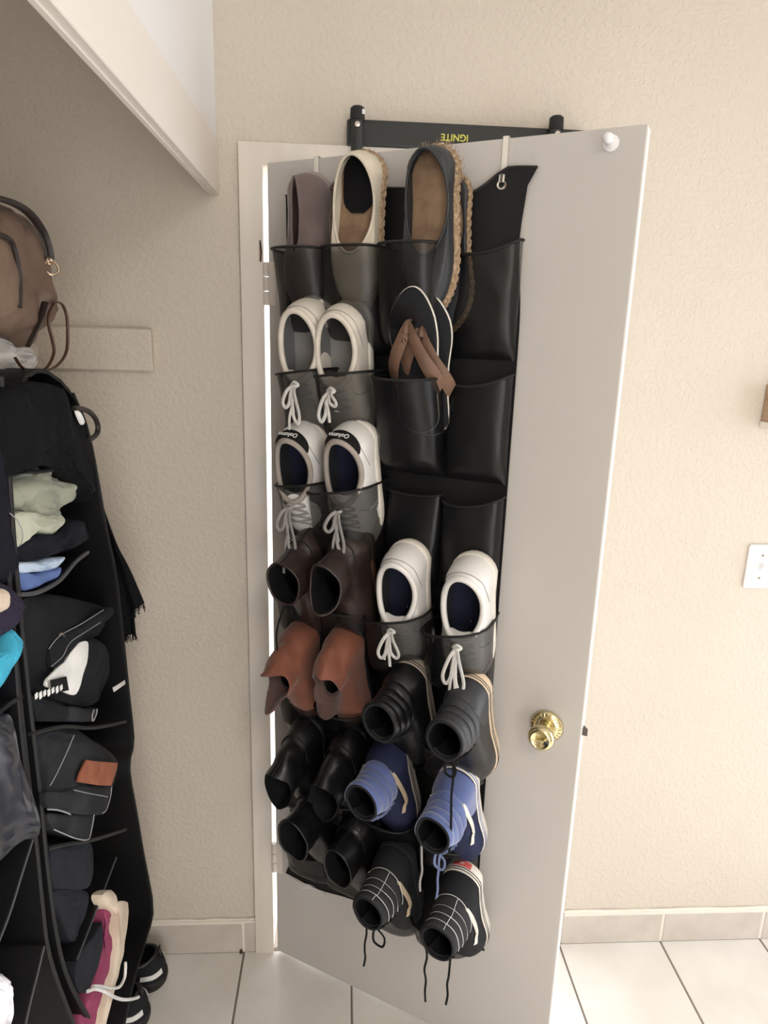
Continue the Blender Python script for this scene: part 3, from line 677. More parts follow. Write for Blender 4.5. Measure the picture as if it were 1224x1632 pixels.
# --- flip-flops (toe up) in row two
def flip_flop(label, mtx, side):
    P = dict(L=0.275, W=0.047, zs=0.014, th=0.01, col=(0.1, 0.05, 0.03, 0.02, 0.02, 0)); sh = Shoe(P, side); root = thing('flip_flop', label, 'sandal', mtx)
    ts = [2*PI*j/56 for j in range(56)]
    ring = lambda o, z: [Vector((*sh.outl(t, o), z)) for t in ts]
    MB().grid([ring(-0.02, 0.0), ring(0, 0.0), ring(0.001, 0.006), ring(0.0, 0.0115)], True, True).build('outsole', M['dark_sole'], root)
    MB().grid([ring(0.0012, 0.0070), ring(0.0026, 0.0080), ring(0.0028, 0.0115), ring(0.0014, 0.0130)], True).build('white_edge', M['white_sole'], root)
    b = MB(); b.grid([ring(0.0004, 0.0118), ring(-0.0010, 0.0150), ring(-0.003, 0.0158)]+[[Vector((P['L']/2+(sh.outl(t)[0]-P['L']/2)*s_, sh.outl(t)[1]*s_, 0.0158)) for t in ts] for s_ in (0.7, 0.35, 0.02)], True); b.build('footbed', M['black_canvas'], root)
    L = P['L']
    for q in (1, -1):
        pts = cr([(L-0.062, 0.0+side*0.004, 0.034), (L-0.082, q*0.010, 0.044), (L-0.125, q*0.030, 0.042), (L-0.165, q*0.045, 0.022), (L-0.185, q*0.047, 0.008)], 16); rows = []
        for i, p in enumerate(pts):
            a = i/15; wv = lerp(0.008, 0.015, min(1, a*1.6)); rows.append([p+Vector((wv*k, 0.0, -0.003*k*k)) + Vector((0, q*wv*k*0.5, 0)) for k in (-1, -0.5, 0, 0.5, 1)])
        MB().sheet(rows, 0.004).build('strap', M['brown_strap'], root)
    MB().tube(cr([(L-0.058, side*0.004, 0.012), (L-0.056, side*0.004, 0.028), (L-0.062, side*0.004, 0.040), (L-0.074, side*0.004, 0.044)], 10), [0.003]*3+[0.004]*4+[0.006]*3, 8).build('toe_post', M['brown_strap'], root)
    MB().lathe([(0.0004, 0.0515), (0.003, 0.0508), (0.0036, 0.0465), (0.001, 0.046)], 12, 'z', (L-0.086, side*0.006, 0)).build('rivet', M['gold'], root)
    return root
def place_up(u, v, n, ang=0.0, lean=0.0):
    a = Matrix(((0, -1, 0, 0), (0, 0, -1, 0), (1, 0, 0, 0), (0, 0, 0, 1)))
    return MD @ Matrix.Translation((u, -n, v)) @ Matrix.Rotation(ang, 4, 'Y') @ a @ Matrix.Rotation(lean, 4, 'Y')
u, v = DU(668, 455, 0.10)
flip_flop('black flip-flop with brown thong strap, front one of the two in the second row', place_up(u-0.012, v-0.268, 0.034, 0.02, -0.25), 1)
u, v = DU(684, 460, 0.078)
flip_flop('black flip-flop stacked behind the other flip-flop, next to the door', place_up(u-0.010, v-0.270, 0.012, 0.02, -0.24), -1)

# --- high shoes: the ankle shaft points out of the door, the opening faces the room
HI = dict(L=0.280, W=0.0445, zs=0.030, th=0.044, col=(0.064, 0.056, 0.037, 0.084, 0.100, 0.0), sub=7, ribs=(4, 0.0042))
def shaft(x0, z0, n, step, a0, a1, b0, b1, droop, zf=0.0):
    out = []
    for i in range(1, n+1):
        k = i/n; out.append((x0+droop*k*k, lerp(a0, a1, k), lerp(b0, b1, k), z0+step*i-0.0*k, z0+step*i+zf*k+0.018*(1-k), 0.0))
    return out
def high_top(label, mtx, side, upper, panel, ribm, sole, stripe=None, stitch=None, foxing=None, lace='lace_black', seed=1, P=None, red=False, lining='black_lining', rim='black_canvas', drop=-0.030):
    P = dict(HI, seed=seed, wr=0.0025, **(P or {}))
    P['shaft'] = shaft(0.064, 0.086, 3, 0.0245, 0.055, 0.040, 0.037, 0.033, drop, 0.012)
    root, sh, so = build_shoe('high_top_sneaker', label, 'shoe', mtx, P, side, None, upper, sole, lining, 'black_lining', rim, 0.003)
    # padded collar panel over the back of the shaft
    rows = []
    for i in range(29):
        r = lerp(1.04, 3.97, i/28); rows.append([sh.on(t, r, 0.0018) for t in [lerp(-2.05, 2.05, j/22) for j in range(23)]])
    MB().sheet(rows, 0.002).build('padded_collar', M[ribm], root)
    sh.patch(lambda a, c: (lerp(-1.25, 1.25, a), lerp(0.10, 0.99, c)), 21, 10, 0.0012).build('heel_counter', M[panel], root)
    if stitch:
        for r in (1.04, 1.72, 2.45, 3.2):
            for z in range(22):
                t0 = lerp(-1.9, 1.9, z/22); sh.seam([(t0, r), (t0+0.06, r), (t0+0.125, r)], 0.0011, 5, 0.0042).build('stitch', M[stitch], root) if False else None
            sh.seam([(lerp(-1.95, 1.95, k/8), r) for k in range(9)], 0.0007, 44, 0.0044).build('stitching', M[stitch], root)
        for t in (0.35,):
            sh.seam([(t, lerp(1.04, 3.9, k/6)) for k in range(7)], 0.0006, 40, 0.0046).build('stitching', M[stitch], root)
        sh.seam([(lerp(-1.25, 1.25, k/8), 0.985) for k in range(9)], 0.0006, 30, 0.003).build('stitching', M[stitch], root)
    if stripe:
        for q in (1, -1):
            sh.strip([(q*0.85, 1.10), (q*1.05, 0.86), (q*1.35, 0.60), (q*1.62, 0.46), (q*1.80, 0.62), (q*2.05, 0.66)], lambda a: 0.0058 if a < 0.9 else 0.0045, 0.003, 26).build('side_stripe', M[stripe], root)
    # sole seam lines
    for z in (0.021, 0.0265):
        b = MB(); b.tube([Vector((*sh.outl(2*PI*k/90, 0.0030), z)) for k in range(90)], 0.0009, 5, False, 1.0, True); b.build('sole_line', M[panel], so)
    if red:
        b = MB(); b.sheet([[Vector((*sh.outl(lerp(-0.27, 0.27, k/8), 0.0036), z)) for k in range(9)] for z in (0.006, 0.012, 0.018)], 0.0012); hl = b.build('heel_label', M['red_label'], so)
        text_part('OFF', 0.0050, M['white_print'], hl, Matrix(((0, 0, -1, -0.0045), (-1, 0, 0, 0), (0, 1, 0, 0.012), (0, 0, 0, 1))))
    # tongue
    tr = []
    for i in range(9):
        r = lerp(1.2, 4.0, i/8); tr.append([sh.pt(t, min(r, sh.rmax))*0.90+Vector((0.004, 0, 0.006*i/8+0.008)) for t in [PI+lerp(-0.8, 0.8, j/6) for j in range(7)]])
    MB().sheet(tr, 0.004).build('tongue', M['black_canvas'], root)
    # laces across the front opening
    for i in range(5):
        r = 1.1+0.6*i; MB().tube([sh.on(PI+q_*0.9, r, 0.004) for q_ in (-1, -0.5, 0, 0.5, 1)], 0.0025, 6, True, 0.6).build('lace', M[lace], root)
    return root, sh, so
def free_lace(root, p0, ln, m, rad=0.0024, wob=0.0022, seed=1):
    """A lace end hanging straight down from p0 (world)."""
    rd = random.Random(seed); e = p0-ZD*ln+UDIR*rd.uniform(-0.006, 0.006)
    pts = [p0]+[p0.lerp(e, k/5)+UDIR*rd.uniform(-wob, wob)+NDIR*rd.uniform(-wob, wob) for k in range(1, 5)]+[e]
    return laces(root, pts, rad, m, 'lace', 0.7)
SH = {}
def hi(px, py, n, label, side, *a, ang=0.0, lean=0.0, twist=0.0, **k):
    u_, v_ = DU(px, py, n); return high_top(label, place(u_, v_, 0.014, ang, lean, twist), side, *a, **k)
SH['bk3'] = hi(655, 1042, 0.09, 'plain black leather high-top, third in the fifth pocket row', -1, 'black_leather', 'black_leather', 'black_leather', 'taupe_sole', ang=-0.05, seed=21, lean=0.28)
SH['bk4'] = hi(753, 1064, 0.09, 'black leather high-top with cream sole, rightmost in the fifth pocket row', 1, 'black_leather', 'slate', 'slate', 'cream_sole', ang=-0.03, seed=22, lean=0.28)
SH['bl3'] = hi(626, 1164, 0.09, 'blue and navy high-top with tan sole, third in the sixth pocket row', -1, 'navy_canvas', 'navy_canvas', 'blue_suede', 'taupe_sole', 'cream_sole', ang=-0.06, seed=23, lace='lace_blue', lean=0.28)
SH['bl4'] = hi(734, 1208, 0.09, 'blue high-top with bright white sole, rightmost in the sixth pocket row', 1, 'navy_canvas', 'blue_suede', 'blue_suede', 'white_sole', 'white_sole', ang=-0.03, seed=24, lace='lace_blue', lean=0.28)
SH['st3'] = hi(635, 1332, 0.09, 'black high-top with white stitching, third in the bottom pocket row', -1, 'black_canvas', 'black_canvas', 'grey_panel', 'grey_denim', 'cream_sole', 'white_print', ang=-0.04, seed=25, lean=0.28)
SH['st4'] = hi(740, 1370, 0.09, 'black high-top with white stitching and red heel label, bottom right pocket', 1, 'black_canvas', 'black_canvas', 'grey_panel', 'white_sole', 'white_sole', 'white_print', red=True, ang=-0.03, seed=26, lean=0.28)
def rim_pt(key, t, r=None):
    rt, sh, so = SH[key]; return gw(rt, sh.pt(t, r or sh.rmax))
# hanging lace ends
for key, t, ln, m, sd in (('st3', PI+0.2, 0.105, 'lace_black', 1), ('st4', PI+0.9, 0.135, 'lace_black', 2), ('st4', PI-0.9, 0.120, 'lace_black', 3), ('bl4', PI-0.5, 0.105, 'lace_blue', 4), ('bl4', PI+0.8, 0.110, 'lace_grey', 5), ('bk4', PI-0.5, 0.200, 'lace_black', 6)):
    free_lace(SH[key][0], rim_pt(key, t), ln, m, seed=sd)
for key, t, w_, dn, m in (('st3', PI-0.6, 0.018, 0.040, 'lace_black'), ('bl4', PI-0.3, 0.014, 0.034, 'lace_blue'), ('bk4', PI-0.2, 0.014, 0.032, 'lace_black')):
    p = rim_pt(key, t); laces(SH[key][0], [p, p+UDIR*w_-ZD*dn*0.4, p+UDIR*w_*0.8-ZD*dn, p-UDIR*w_*0.3-ZD*dn*0.9, p-UDIR*w_*0.4-ZD*dn*0.3, p], 0.0026, m)

# --- leather boots
def boot(label, mtx, side, upper, sole, lining, rings, yoff=None, wr=0.005, seed=1, rim=None, rim_r=0.0025, name='boot', zs=0.022, heel=0.0, P=None, seams=True, wavy=0.0):
    P = dict(dict(L=0.275, W=0.044, zs=zs, th=0.042, col=(0.070, 0.056, 0.036, 0.082, 0.104, 0.0), sub=6, wr=wr, seed=seed, toe_w=0.74), **(P or {}))
    P['shaft'] = rings; P['yoff'] = yoff or [0]*(len(rings)+1)
    root, sh, so = build_shoe(name, label, 'shoe', mtx, P, side, None, upper, sole, lining, 'black_lining', rim, rim_r)
    if heel:
        b = MB(); pts = [2*PI*j/24 for j in range(24)]
        b.grid([[Vector((0.034-0.034*math.cos(t)*s_, 0.031*math.sin(t)*s_, z)) for t in pts] for s_, z in ((1.0, 0.0), (0.94, -heel*0.6), (0.92, -heel))], True, True); b.build('heel_block', M[sole], root)
    if seams:
        sh.seam([(lerp(-1.3, 1.3, k/8), 0.80+0.15*math.cos(k)*0.1) for k in range(9)], 0.0012, 30, 0.001).build('seam', M['hem'], root)
        sh.seam([(0, lerp(0.1, sh.rmax-0.05, k/8)) for k in range(9)], 0.0012, 40, 0.001).build('seam', M['hem'], root)
    return root, sh, so
def rg(n, x0, x1, z0, z1, a0, a1, b0, b1, tilt=0.0, dip=0.0, pw=1.4):
    return [(lerp(x0, x1, (i/n)**pw), lerp(a0, a1, i/n), lerp(b0, b1, i/n), lerp(z0, z1, i/n), lerp(z0, z1, i/n)+0.02*(1-i/n)+tilt*i/n, dip*(i/n)**2) for i in range(1, n+1)]
BT = {}
def bt(key, px, py, n, label, side, *a, ang=0.0, lean=0.0, twist=0.0, **k):
    u_, v_ = DU(px, py, n); BT[key] = boot(label, place(u_, v_, 0.016, ang, lean, twist), side, *a, **k)
bt('db1', 506, 832, 0.07, 'dark brown leather boot with round opening, leftmost in the fourth pocket row', -1, 'brown_leather', 'brown_sole', 'black_lining', rg(3, 0.070, 0.072, 0.082, 0.148, 0.056, 0.046, 0.036, 0.038), rim='brown_leather', seed=31, lean=0.20)
bt('db2', 570, 832, 0.07, 'dark brown leather boot with gaping shiny shaft, second in the fourth pocket row', 1, 'brown_leather', 'brown_sole', 'black_lining', rg(3, 0.070, 0.072, 0.082, 0.158, 0.056, 0.050, 0.036, 0.034, 0.02, 0.02), rim='brown_leather', seed=32, lean=0.20)
bt('rs1', 490, 980, 0.07, 'rust suede boot with shaft folded into points, leftmost in the fifth pocket row', -1, 'rust_suede', 'dark_sole', 'maroon', rg(4, 0.070, 0.085, 0.082, 0.185, 0.056, 0.050, 0.036, 0.026, 0.0, 0.050), lean=0.20, seed=33, wr=0.008, seams=False)
bt('rs2', 559, 985, 0.07, 'rust suede boot with drooping shaft, second in the fifth pocket row', 1, 'rust_suede', 'dark_sole', 'maroon', rg(4, 0.070, 0.110, 0.082, 0.150, 0.056, 0.058, 0.036, 0.034, -0.01, 0.030), lean=0.20, seed=34, wr=0.010, seams=False)
bt('bk1', 495, 1135, 0.07, 'tall black boot with slouching shaft, leftmost in the sixth pocket row', -1, 'black_leather', 'dark_sole', 'black_lining', rg(4, 0.070, 0.092, 0.082, 0.165, 0.056, 0.052, 0.036, 0.034, 0.0, 0.012), lean=0.20, seed=35, wr=0.007)
bt('bk2', 566, 1148, 0.07, 'black boot with straight narrow shaft, second in the sixth pocket row', 1, 'black_leather', 'dark_sole', 'black_lining', rg(4, 0.070, 0.090, 0.082, 0.165, 0.056, 0.050, 0.036, 0.034, 0.0, 0.01), lean=0.20, seed=36, wr=0.006)
bt('bb1', 517, 1228, 0.07, 'black ankle boot with wide oval opening, bottom left pocket', -1, 'black_leather', 'dark_sole', 'black_lining', rg(3, 0.070, 0.066, 0.082, 0.150, 0.056, 0.058, 0.036, 0.038, 0.0, 0.0), rim='black_leather', lean=0.20, seed=37, wr=0.003)
bt('bb2', 582, 1272, 0.07, 'black ankle boot with narrow oval opening, second in the bottom pocket row', 1, 'black_leather', 'dark_sole', 'black_lining', rg(3, 0.070, 0.070, 0.082, 0.140, 0.056, 0.056, 0.036, 0.034, 0.0, 0.0), rim='black_leather', lean=0.20, seed=38, wr=0.003)
rt, sh, so = BT['db1']; p = gw(rt, sh.pt(PI-0.3, sh.rmax))
laces(rt, [p, p-UDIR*0.02-ZD*0.02, p-UDIR*0.035-ZD*0.07, p-UDIR*0.034-ZD*0.11], 0.0022, 'lace_black'); laces(rt, [p, p+UDIR*0.012-ZD*0.012, p+UDIR*0.018-ZD*0.030, p+UDIR*0.004-ZD*0.022, p], 0.0022, 'lace_black')

# --- pockets (after the shoes so each one wraps what it holds)
for r in range(7):
    for c in range(4):
        empty = (c == 3 and r < 3) or (c == 2 and r == 2)
        o0 = 0.010 if c == 0 else 0.0; ov = 0.0 if c == 0 else 0.012
        if empty: pocket(c, r, 0.030 if c == 3 else 0.018, 0.034, False, sag=0.012 if c == 3 else 0.006, tilt=0.02 if c == 3 else 0.0)
        elif r == 0: pocket(c, r, (0.102, 0.100, 0.112, 0.03)[c], (0.070, 0.085, 0.100, 0.03)[c], c < 2, o0, ov=ov)
        elif r == 1 and c == 2: pocket(c, r, 0.126, 0.088, False, 0.0, sag=0.004, ov=0.016)
        elif r in (1, 2) and c == 0: pocket(c, r, 0.122 if r == 1 else 0.132, 0.088, True, 0.032, h=0.165, tilt=0.018, ov=0.006, dv=0.0 if r == 1 else 0.006)
        elif r == 1: pocket(c, r, 0.128, 0.088, True, o0, h=0.165, tilt=0.018, ov=ov)
        elif r == 2: pocket(c, r, 0.150, 0.122, True, o0, h=0.185, tilt=0.024, ov=0.022, dv=0.006)
        elif r == 3 and c > 1: pocket(c, r, 0.132, 0.108, c == 2, 0.004 if c == 3 else 0.0, h=0.165, tilt=0.030, ov=0.022)
        elif r == 6 and c < 2: pocket(c, r, 0.070, 0.050, False, o0, h=0.105, ov=ov, dv=-0.012)
        else: pocket(c, r, 0.122 if c else 0.105, 0.085, r > 3 and c == 3 or r == 3, o0, h=0.120, ov=ov, dv=-0.022 if c > 1 else -0.01, tilt=-0.012 if c == 3 else 0.0)

# ------------------------------------------------------------------ closet: two hanging organizers and what they hold
XF, XB = -0.28, -0.60
ROD = 1.632
rod = thing('closet_rod', 'metal closet rod running above the hanging organizers', 'rod', Matrix.Translation((-0.52, 0, ROD)))
b = MB(); b.tube([(0, -2.08, 0), (0, -0.01, 0)], 0.0155, 16); b.build('rod', M['white_metal'], rod)
MB().lathe([(0.001, -0.0255), (0.022, -0.0250), (0.022, -0.0195), (0.001, -0.019)], 20, 'y').build('rod_flange', M['white_metal'], rod)
def fx(pts, x, n): return cr([at_x(a, b_, x) for a, b_ in pts], n)
def deep(line, xb, k=6, sag=0.0):
    """rows running from a front edge line back into the closet"""
    return [[Vector((lerp(p.x, xb, i/k), p.y, p.z-sag*math.sin(PI*i/k))) for p in line] for i in range(k+1)]
def panel(name, pts, par, xb=XB, th=0.006, m='nonwoven', edge='hem', n=24, wob=0.004, x=XF, sag=0.0, er=0.0035):
    line = fx(pts, x, n); rows = deep(line, xb, 7, sag)
    for i, r_ in enumerate(rows):
        for j, p in enumerate(r_): r_[j] = p+Vector((0, wob*nz(p, 11, len(pts)), wob*0.5*nz(p, 9, 3)))*min(1, i)
    o = MB().sheet(rows, th).build(name, M[m], par)
    MB().tube(line, er, 6).build('edge_binding', M[edge], o); return o
B = thing('hanging_closet_organizer', 'black fabric closet organizer full of folded clothes beside the beige wall', 'organizer', Matrix())
panel('side_panel', [(116, 628), (134, 670), (146, 715), (157, 775), (170, 850), (186, 930), (204, 1100), (212, 1180), (205, 1222), (216, 1290), (228, 1361), (243, 1447), (231, 1500), (213, 1560), (198, 1630), (185, 1690)], B, n=40)
panel('side_panel', [(2, 600), (14, 750), (25, 900), (45, 1100), (62, 1250), (75, 1380), (88, 1480), (108, 1560), (150, 1640), (170, 1700)], B, n=40, th=0.010)
panel('side_panel', [(-10, 600), (2, 750), (12, 900), (30, 1100), (46, 1250), (58, 1350), (66, 1430), (80, 1530), (120, 1640), (140, 1700)], B, n=40, th=0.006)
panel('shelf', [(16, 748), (60, 752), (110, 742), (138, 740)], B, sag=0.0)
panel('shelf', [(26, 948), (60, 944), (95, 925), (120, 896), (140, 880)], B, sag=0.01, edge='hem_grey')
panel('shelf', [(48, 1170), (100, 1158), (150, 1160), (200, 1150)], B)
panel('shelf', [(76, 1352), (110, 1345), (150, 1338), (200, 1322)], B)
panel('shelf', [(185, 1367), (165, 1420), (142, 1480), (121, 1533)], B, th=0.010, edge='hem_grey', er=0.002)
b = MB(); a0, a1 = at_x(116, 628, XF), at_x(2, 600, XF)
b.box((XB-0.004, a1.y-0.01, 0.18), (XB, a0.y, 1.60)); b.build('back_panel', M['nonwoven'], B, False)
b = MB()
rows = []
for i in range(9):
    k = i/8; rows.append([Vector((lerp(XF, XB, k), lerp(a0.y, a1.y, j/16), 1.575+0.045*math.sin(PI*j/16)*(1 if k < 0.9 else .8)+0.006*nz((k*3, j*0.3, 0), 2, 4))) for j in range(17)])
b.sheet(rows, 0.006); b.build('top_panel', M['nonwoven'], B)
for yy in (a0.y-0.06, a1.y+0.06):
    b = MB(); b.tube([(-0.52+0.019*math.cos(t), yy, ROD+0.019*math.sin(t)) for t in [R(-60+k*25) for k in range(11)]]+[(-0.52, yy, ROD-0.035)], 0.0025, 8); b.build('hanging_hook', M['steel'], B)
A = thing('hanging_closet_organizer', 'black fabric closet organizer with sagging shelves at the left picture edge', 'organizer', Matrix())
YA0, YA1 = -0.615, -0.97
b = MB(); b.box((XB, YA1-0.003, 0.16), (XF, YA1+0.003, 1.60)); b.build('side_panel', M['nonwoven'], A, False)
b = MB(); b.box((XB-0.004, YA1, 0.16), (XB, YA0, 1.60)); b.build('back_panel', M['nonwoven'], A, False)
b = MB(); b.sheet([[Vector((lerp(XF, XB, i/6), lerp(YA0+0.01, YA1, j/10), 1.585+0.03*math.sin(PI*j/10))) for j in range(11)] for i in range(7)], 0.006); b.build('top_panel', M['nonwoven'], A)
panel('shelf', [(34, 1110), (14, 1122), (-20, 1150), (-70, 1190)], A, m='nonwoven_gloss')
panel('shelf', [(52, 1338), (34, 1395), (10, 1470), (-40, 1590)], A, th=0.010, m='nonwoven', edge='hem_grey', er=0.002)
panel('shelf', [(70, 1508), (60, 1550), (44, 1615), (30, 1690)], A, th=0.012, m='nonwoven', edge='hem_grey', er=0.002)
panel('divider', [(22, 1010), (30, 1130), (42, 1240), (54, 1330)], A, xb=-0.40, m='nonwoven_gloss')
for yy in (YA0-0.06, YA1+0.06):
    b = MB(); b.tube([(-0.52+0.019*math.cos(t), yy, ROD+0.019*math.sin(t)) for t in [R(-60+k*25) for k in range(11)]]+[(-0.52, yy, ROD-0.035)], 0.0025, 8); b.build('hanging_hook', M['steel'], A)

def bundle(name, label, cat, m, pts, x=-0.29, depth=0.24, bulge=0.012, wr=0.006, ws=18.0, group=None, seed=1, n=56, inset=0.022, folds=0, parent=None, stretch=(1, 1, 1)):
    """A folded garment: its front outline swelled into a soft body that runs back into the shelf."""
    P = cr([at_x(a, b_, x) for a, b_ in pts], n, True); c = sum(P, Vector())/n; prof = [(bulge, 0.02), (bulge, 0.35), (bulge*0.8, 0.62), (bulge*0.45, 0.82), (0.0, 0.95), (-inset*0.5, 0.995), (-inset, 1.0), (-depth*0.5, 1.0), (-depth, 0.97), (-depth-0.004, 0.02)]
    rows = []; zs_ = [p.z for p in P]; z0, z1 = min(zs_), max(zs_)
    for dx, s_ in prof:
        row = []
        for p in P:
            q = c+(p-c)*s_; q.x = x+dx
            k = 1.0 if dx > -depth*0.4 else 0.4
            nv = nz((q.x*stretch[0], q.y*stretch[1], q.z*stretch[2]), ws, seed)
            q = q+Vector((wr*nv, 0.5*wr*nz(q, ws, seed+3), 0.35*wr*nz(q, ws, seed+7)))*k
            if folds: q.x -= 0.014*abs(math.sin(PI*folds*((q.z-z0)/(z1-z0)+2.0*(q.y-c.y))))**6*(s_ if s_ < 1 else 1)
            row.append(q)
        rows.append(row)
    # finer front: insert intermediate rings
    fine = []
    for i in range(len(rows)-1):
        st = 3 if i < 5 else 1
        for k in range(st):
            rr = [rows[i][j].lerp(rows[i+1][j], k/st) for j in range(n)]
            if k: rr = [q+Vector((wr*0.8*nz((q.x*stretch[0], q.y*stretch[1], q.z*stretch[2]), ws*1.6, seed+11), 0, 0)) for q in rr]
            fine.append(rr)
    fine.append(rows[-1]); b = MB(); b.grid([list(reversed(r_)) for r_ in fine], True, True)
    o = b.build(name, M[m], parent)
    if not parent: tag(o, label, cat, group)
    return o
def polyline(pts, n):
    k = len(pts); L_ = [(pts[(i+1) % k]-pts[i]).length for i in range(k)]; tot = sum(L_); out = []
    for q in range(k):
        m = max(1, round(n*L_[q]/tot)); out += [pts[q].lerp(pts[(q+1) % k], j/m) for j in range(m)]
    return out
def flat_piece(name, m, pts, par, x, n=40, th=0.003, wr=0.002, seed=1, dome=0.004, sharp=False):
    P = [at_x(a, b_, x) for a, b_ in pts]; P = polyline(P, n) if sharp else cr(P, n, True); n = len(P); c = sum(P, Vector())/n; rows = []
    for s_, dx in ((0.02, dome), (0.5, dome*0.9), (0.85, dome*0.5), (1.0, 0.0), (1.0, -th), (0.02, -th)):
        rows.append([Vector((x+dx+wr*nz(c+(p-c)*s_, 30, seed), (c+(p-c)*s_).y, (c+(p-c)*s_).z)) for p in P])
    b = MB(); b.grid([list(reversed(r_)) for r_ in rows], True, True); return b.build(name, M[m], par)
def xtube(name, m, pts, par, x, r, n=30, flat=1.0): return MB().tube(fx(pts, x, n), r, 7, True, flat).build(name, M[m], par)

# black garment heaped on top of the far organizer, draping over its front
bundle('black_garment', 'black garment with a cord loop heaped on the closet organizer', 'clothing', 'black_cloth', [(4, 640), (20, 615), (60, 606), (92, 614), (116, 640), (134, 680), (148, 735), (152, 800), (130, 775), (90, 745), (50, 752), (14, 760), (2, 700)], x=-0.266, bulge=0.010, wr=0.012, ws=9, seed=2, stretch=(1, 3, .6))
go = bpy.data.objects['black_garment']
xtube('cord_loop', 'bag_strap', [(118, 651), (136, 653), (150, 664), (156, 678), (154, 692), (141, 702)], go, -0.258, 0.0045, 24)
flat_piece('white_tag', 'white_cotton', [(121, 655), (126, 656), (134, 672), (131, 677), (124, 664)], go, -0.255, 16)
# top shelf
o = bundle('folded_shirt', 'folded sage green shirt on the top organizer shelf', 'clothing', 'sage', [(8, 762), (40, 757), (62, 744), (86, 741), (92, 752), (112, 764), (124, 778), (122, 795), (108, 822), (60, 826), (20, 815), (12, 790)], x=-0.286, bulge=0.010, wr=0.014, ws=14, seed=4, folds=2, stretch=(1, 1, 2.2))
bundle('folded_shirt', 'pale sage shirt folded under the green shirt', 'clothing', 'pale_sage', [(15, 822), (50, 815), (100, 812), (107, 822), (96, 838), (78, 851), (54, 850), (38, 864), (24, 875), (18, 860)], folds=1, x=-0.284, bulge=0.010, wr=0.010, ws=16, seed=5)
xtube('seam', 'stitch', [(16, 818), (28, 830), (36, 848), (35, 864), (30, 870)], o, -0.272, 0.0008, 20)
bundle('folded_sweater', 'dark navy sweater folded below the sage shirts', 'clothing', 'navy_cloth', [(24, 876), (50, 856), (90, 850), (108, 830), (128, 828), (150, 838), (145, 856), (120, 872), (90, 884), (50, 896), (30, 898)], folds=1, x=-0.282, bulge=0.012, wr=0.010, ws=10, seed=6)
bundle('folded_shirt', 'pale blue shirt folded above the blue jeans', 'clothing', 'pale_blue', [(26, 897), (60, 893), (104, 887), (98, 900), (80, 910), (50, 912), (28, 912)], x=-0.284, bulge=0.008, wr=0.006, ws=20, seed=7)
bundle('folded_jeans', 'mid blue jeans folded under the pale blue shirt', 'clothing', 'blue_denim', [(27, 911), (60, 913), (97, 902), (92, 918), (70, 932), (45, 940), (32, 940)], x=-0.286, bulge=0.008, wr=0.006, ws=16, seed=8)
# second shelf: black jeans, white lining and tag
j1 = bundle('folded_jeans', 'black jeans folded with waistband, white pocket lining and printed tag showing', 'clothing', 'black_denim', [(32, 952), (90, 946), (140, 955), (180, 968), (178, 985), (140, 1010), (172, 1030), (176, 1070), (165, 1120), (120, 1128), (70, 1112), (48, 1085), (38, 1010)], folds=2, x=-0.284, bulge=0.010, wr=0.010, ws=9, seed=9)
flat_piece('waistband', 'black_denim', [(82, 1028), (95, 1014), (130, 995), (165, 972), (181, 968), (178, 982), (150, 1000), (120, 1018), (100, 1050), (86, 1066), (80, 1048)], j1, -0.270, 40, 0.006, 0.002, 2, 0.006)
xtube('stitching', 'stitch', [(78, 1034), (96, 1013), (130, 994), (165, 972)], j1, -0.2625, 0.0007)
xtube('stitching', 'stitch', [(82, 1062), (100, 1046), (112, 1024), (135, 1008), (160, 992)], j1, -0.2635, 0.0006)
flat_piece('pocket_lining', 'white_cotton', [(72, 1092), (84, 1072), (105, 1054), (116, 1036), (128, 1024), (140, 1024), (139, 1048), (132, 1078), (122, 1106), (106, 1104), (90, 1098)], j1, -0.267, 40, 0.003, 0.003, 3, 0.003)
tg = flat_piece('printed_tag', 'black_tab', [(81, 1084), (106, 1078), (110, 1100), (84, 1106)], j1, -0.2605, 24, 0.001, 0.0, 4, 0.001, True)
for k in range(7):
    p = at_x(58+k*6.6, 1109-k*2.2, -0.2585); MB().box((p.x-0.001, p.y-0.0034, p.z-0.0040-0.002*(k % 2)), (p.x+0.0008, p.y+0.0034, p.z+0.0040), 0.0003).build('print', M['white_print'], tg, False)
xtube('button', 'steel', [(93, 1012), (98, 1010), (103, 1015)], j1, -0.261, 0.0018, 8)
flat_piece('leg_cuff', 'grey_denim', [(108, 1126), (150, 1132), (156, 1128), (152, 1146), (146, 1150), (108, 1148)], j1, -0.278, 30, 0.02, 0.002, 5, 0.005)
flat_piece('leg_fold', 'black_denim', [(50, 1112), (66, 1110), (108, 1128), (106, 1148), (90, 1150), (62, 1148), (56, 1130)], j1, -0.280, 30, 0.05, 0.004, 6, 0.008)
xtube('stitching', 'stitch', [(150, 1131), (147, 1140), (148, 1149), (153, 1140), (155, 1130)], j1, -0.271, 0.0012)
flat_piece('side_tag', 'white_cotton', [(180, 1096), (199, 1084), (200, 1090), (182, 1103)], B, -0.274, 20, 0.001, 0.0, 3, 0.0005, True)
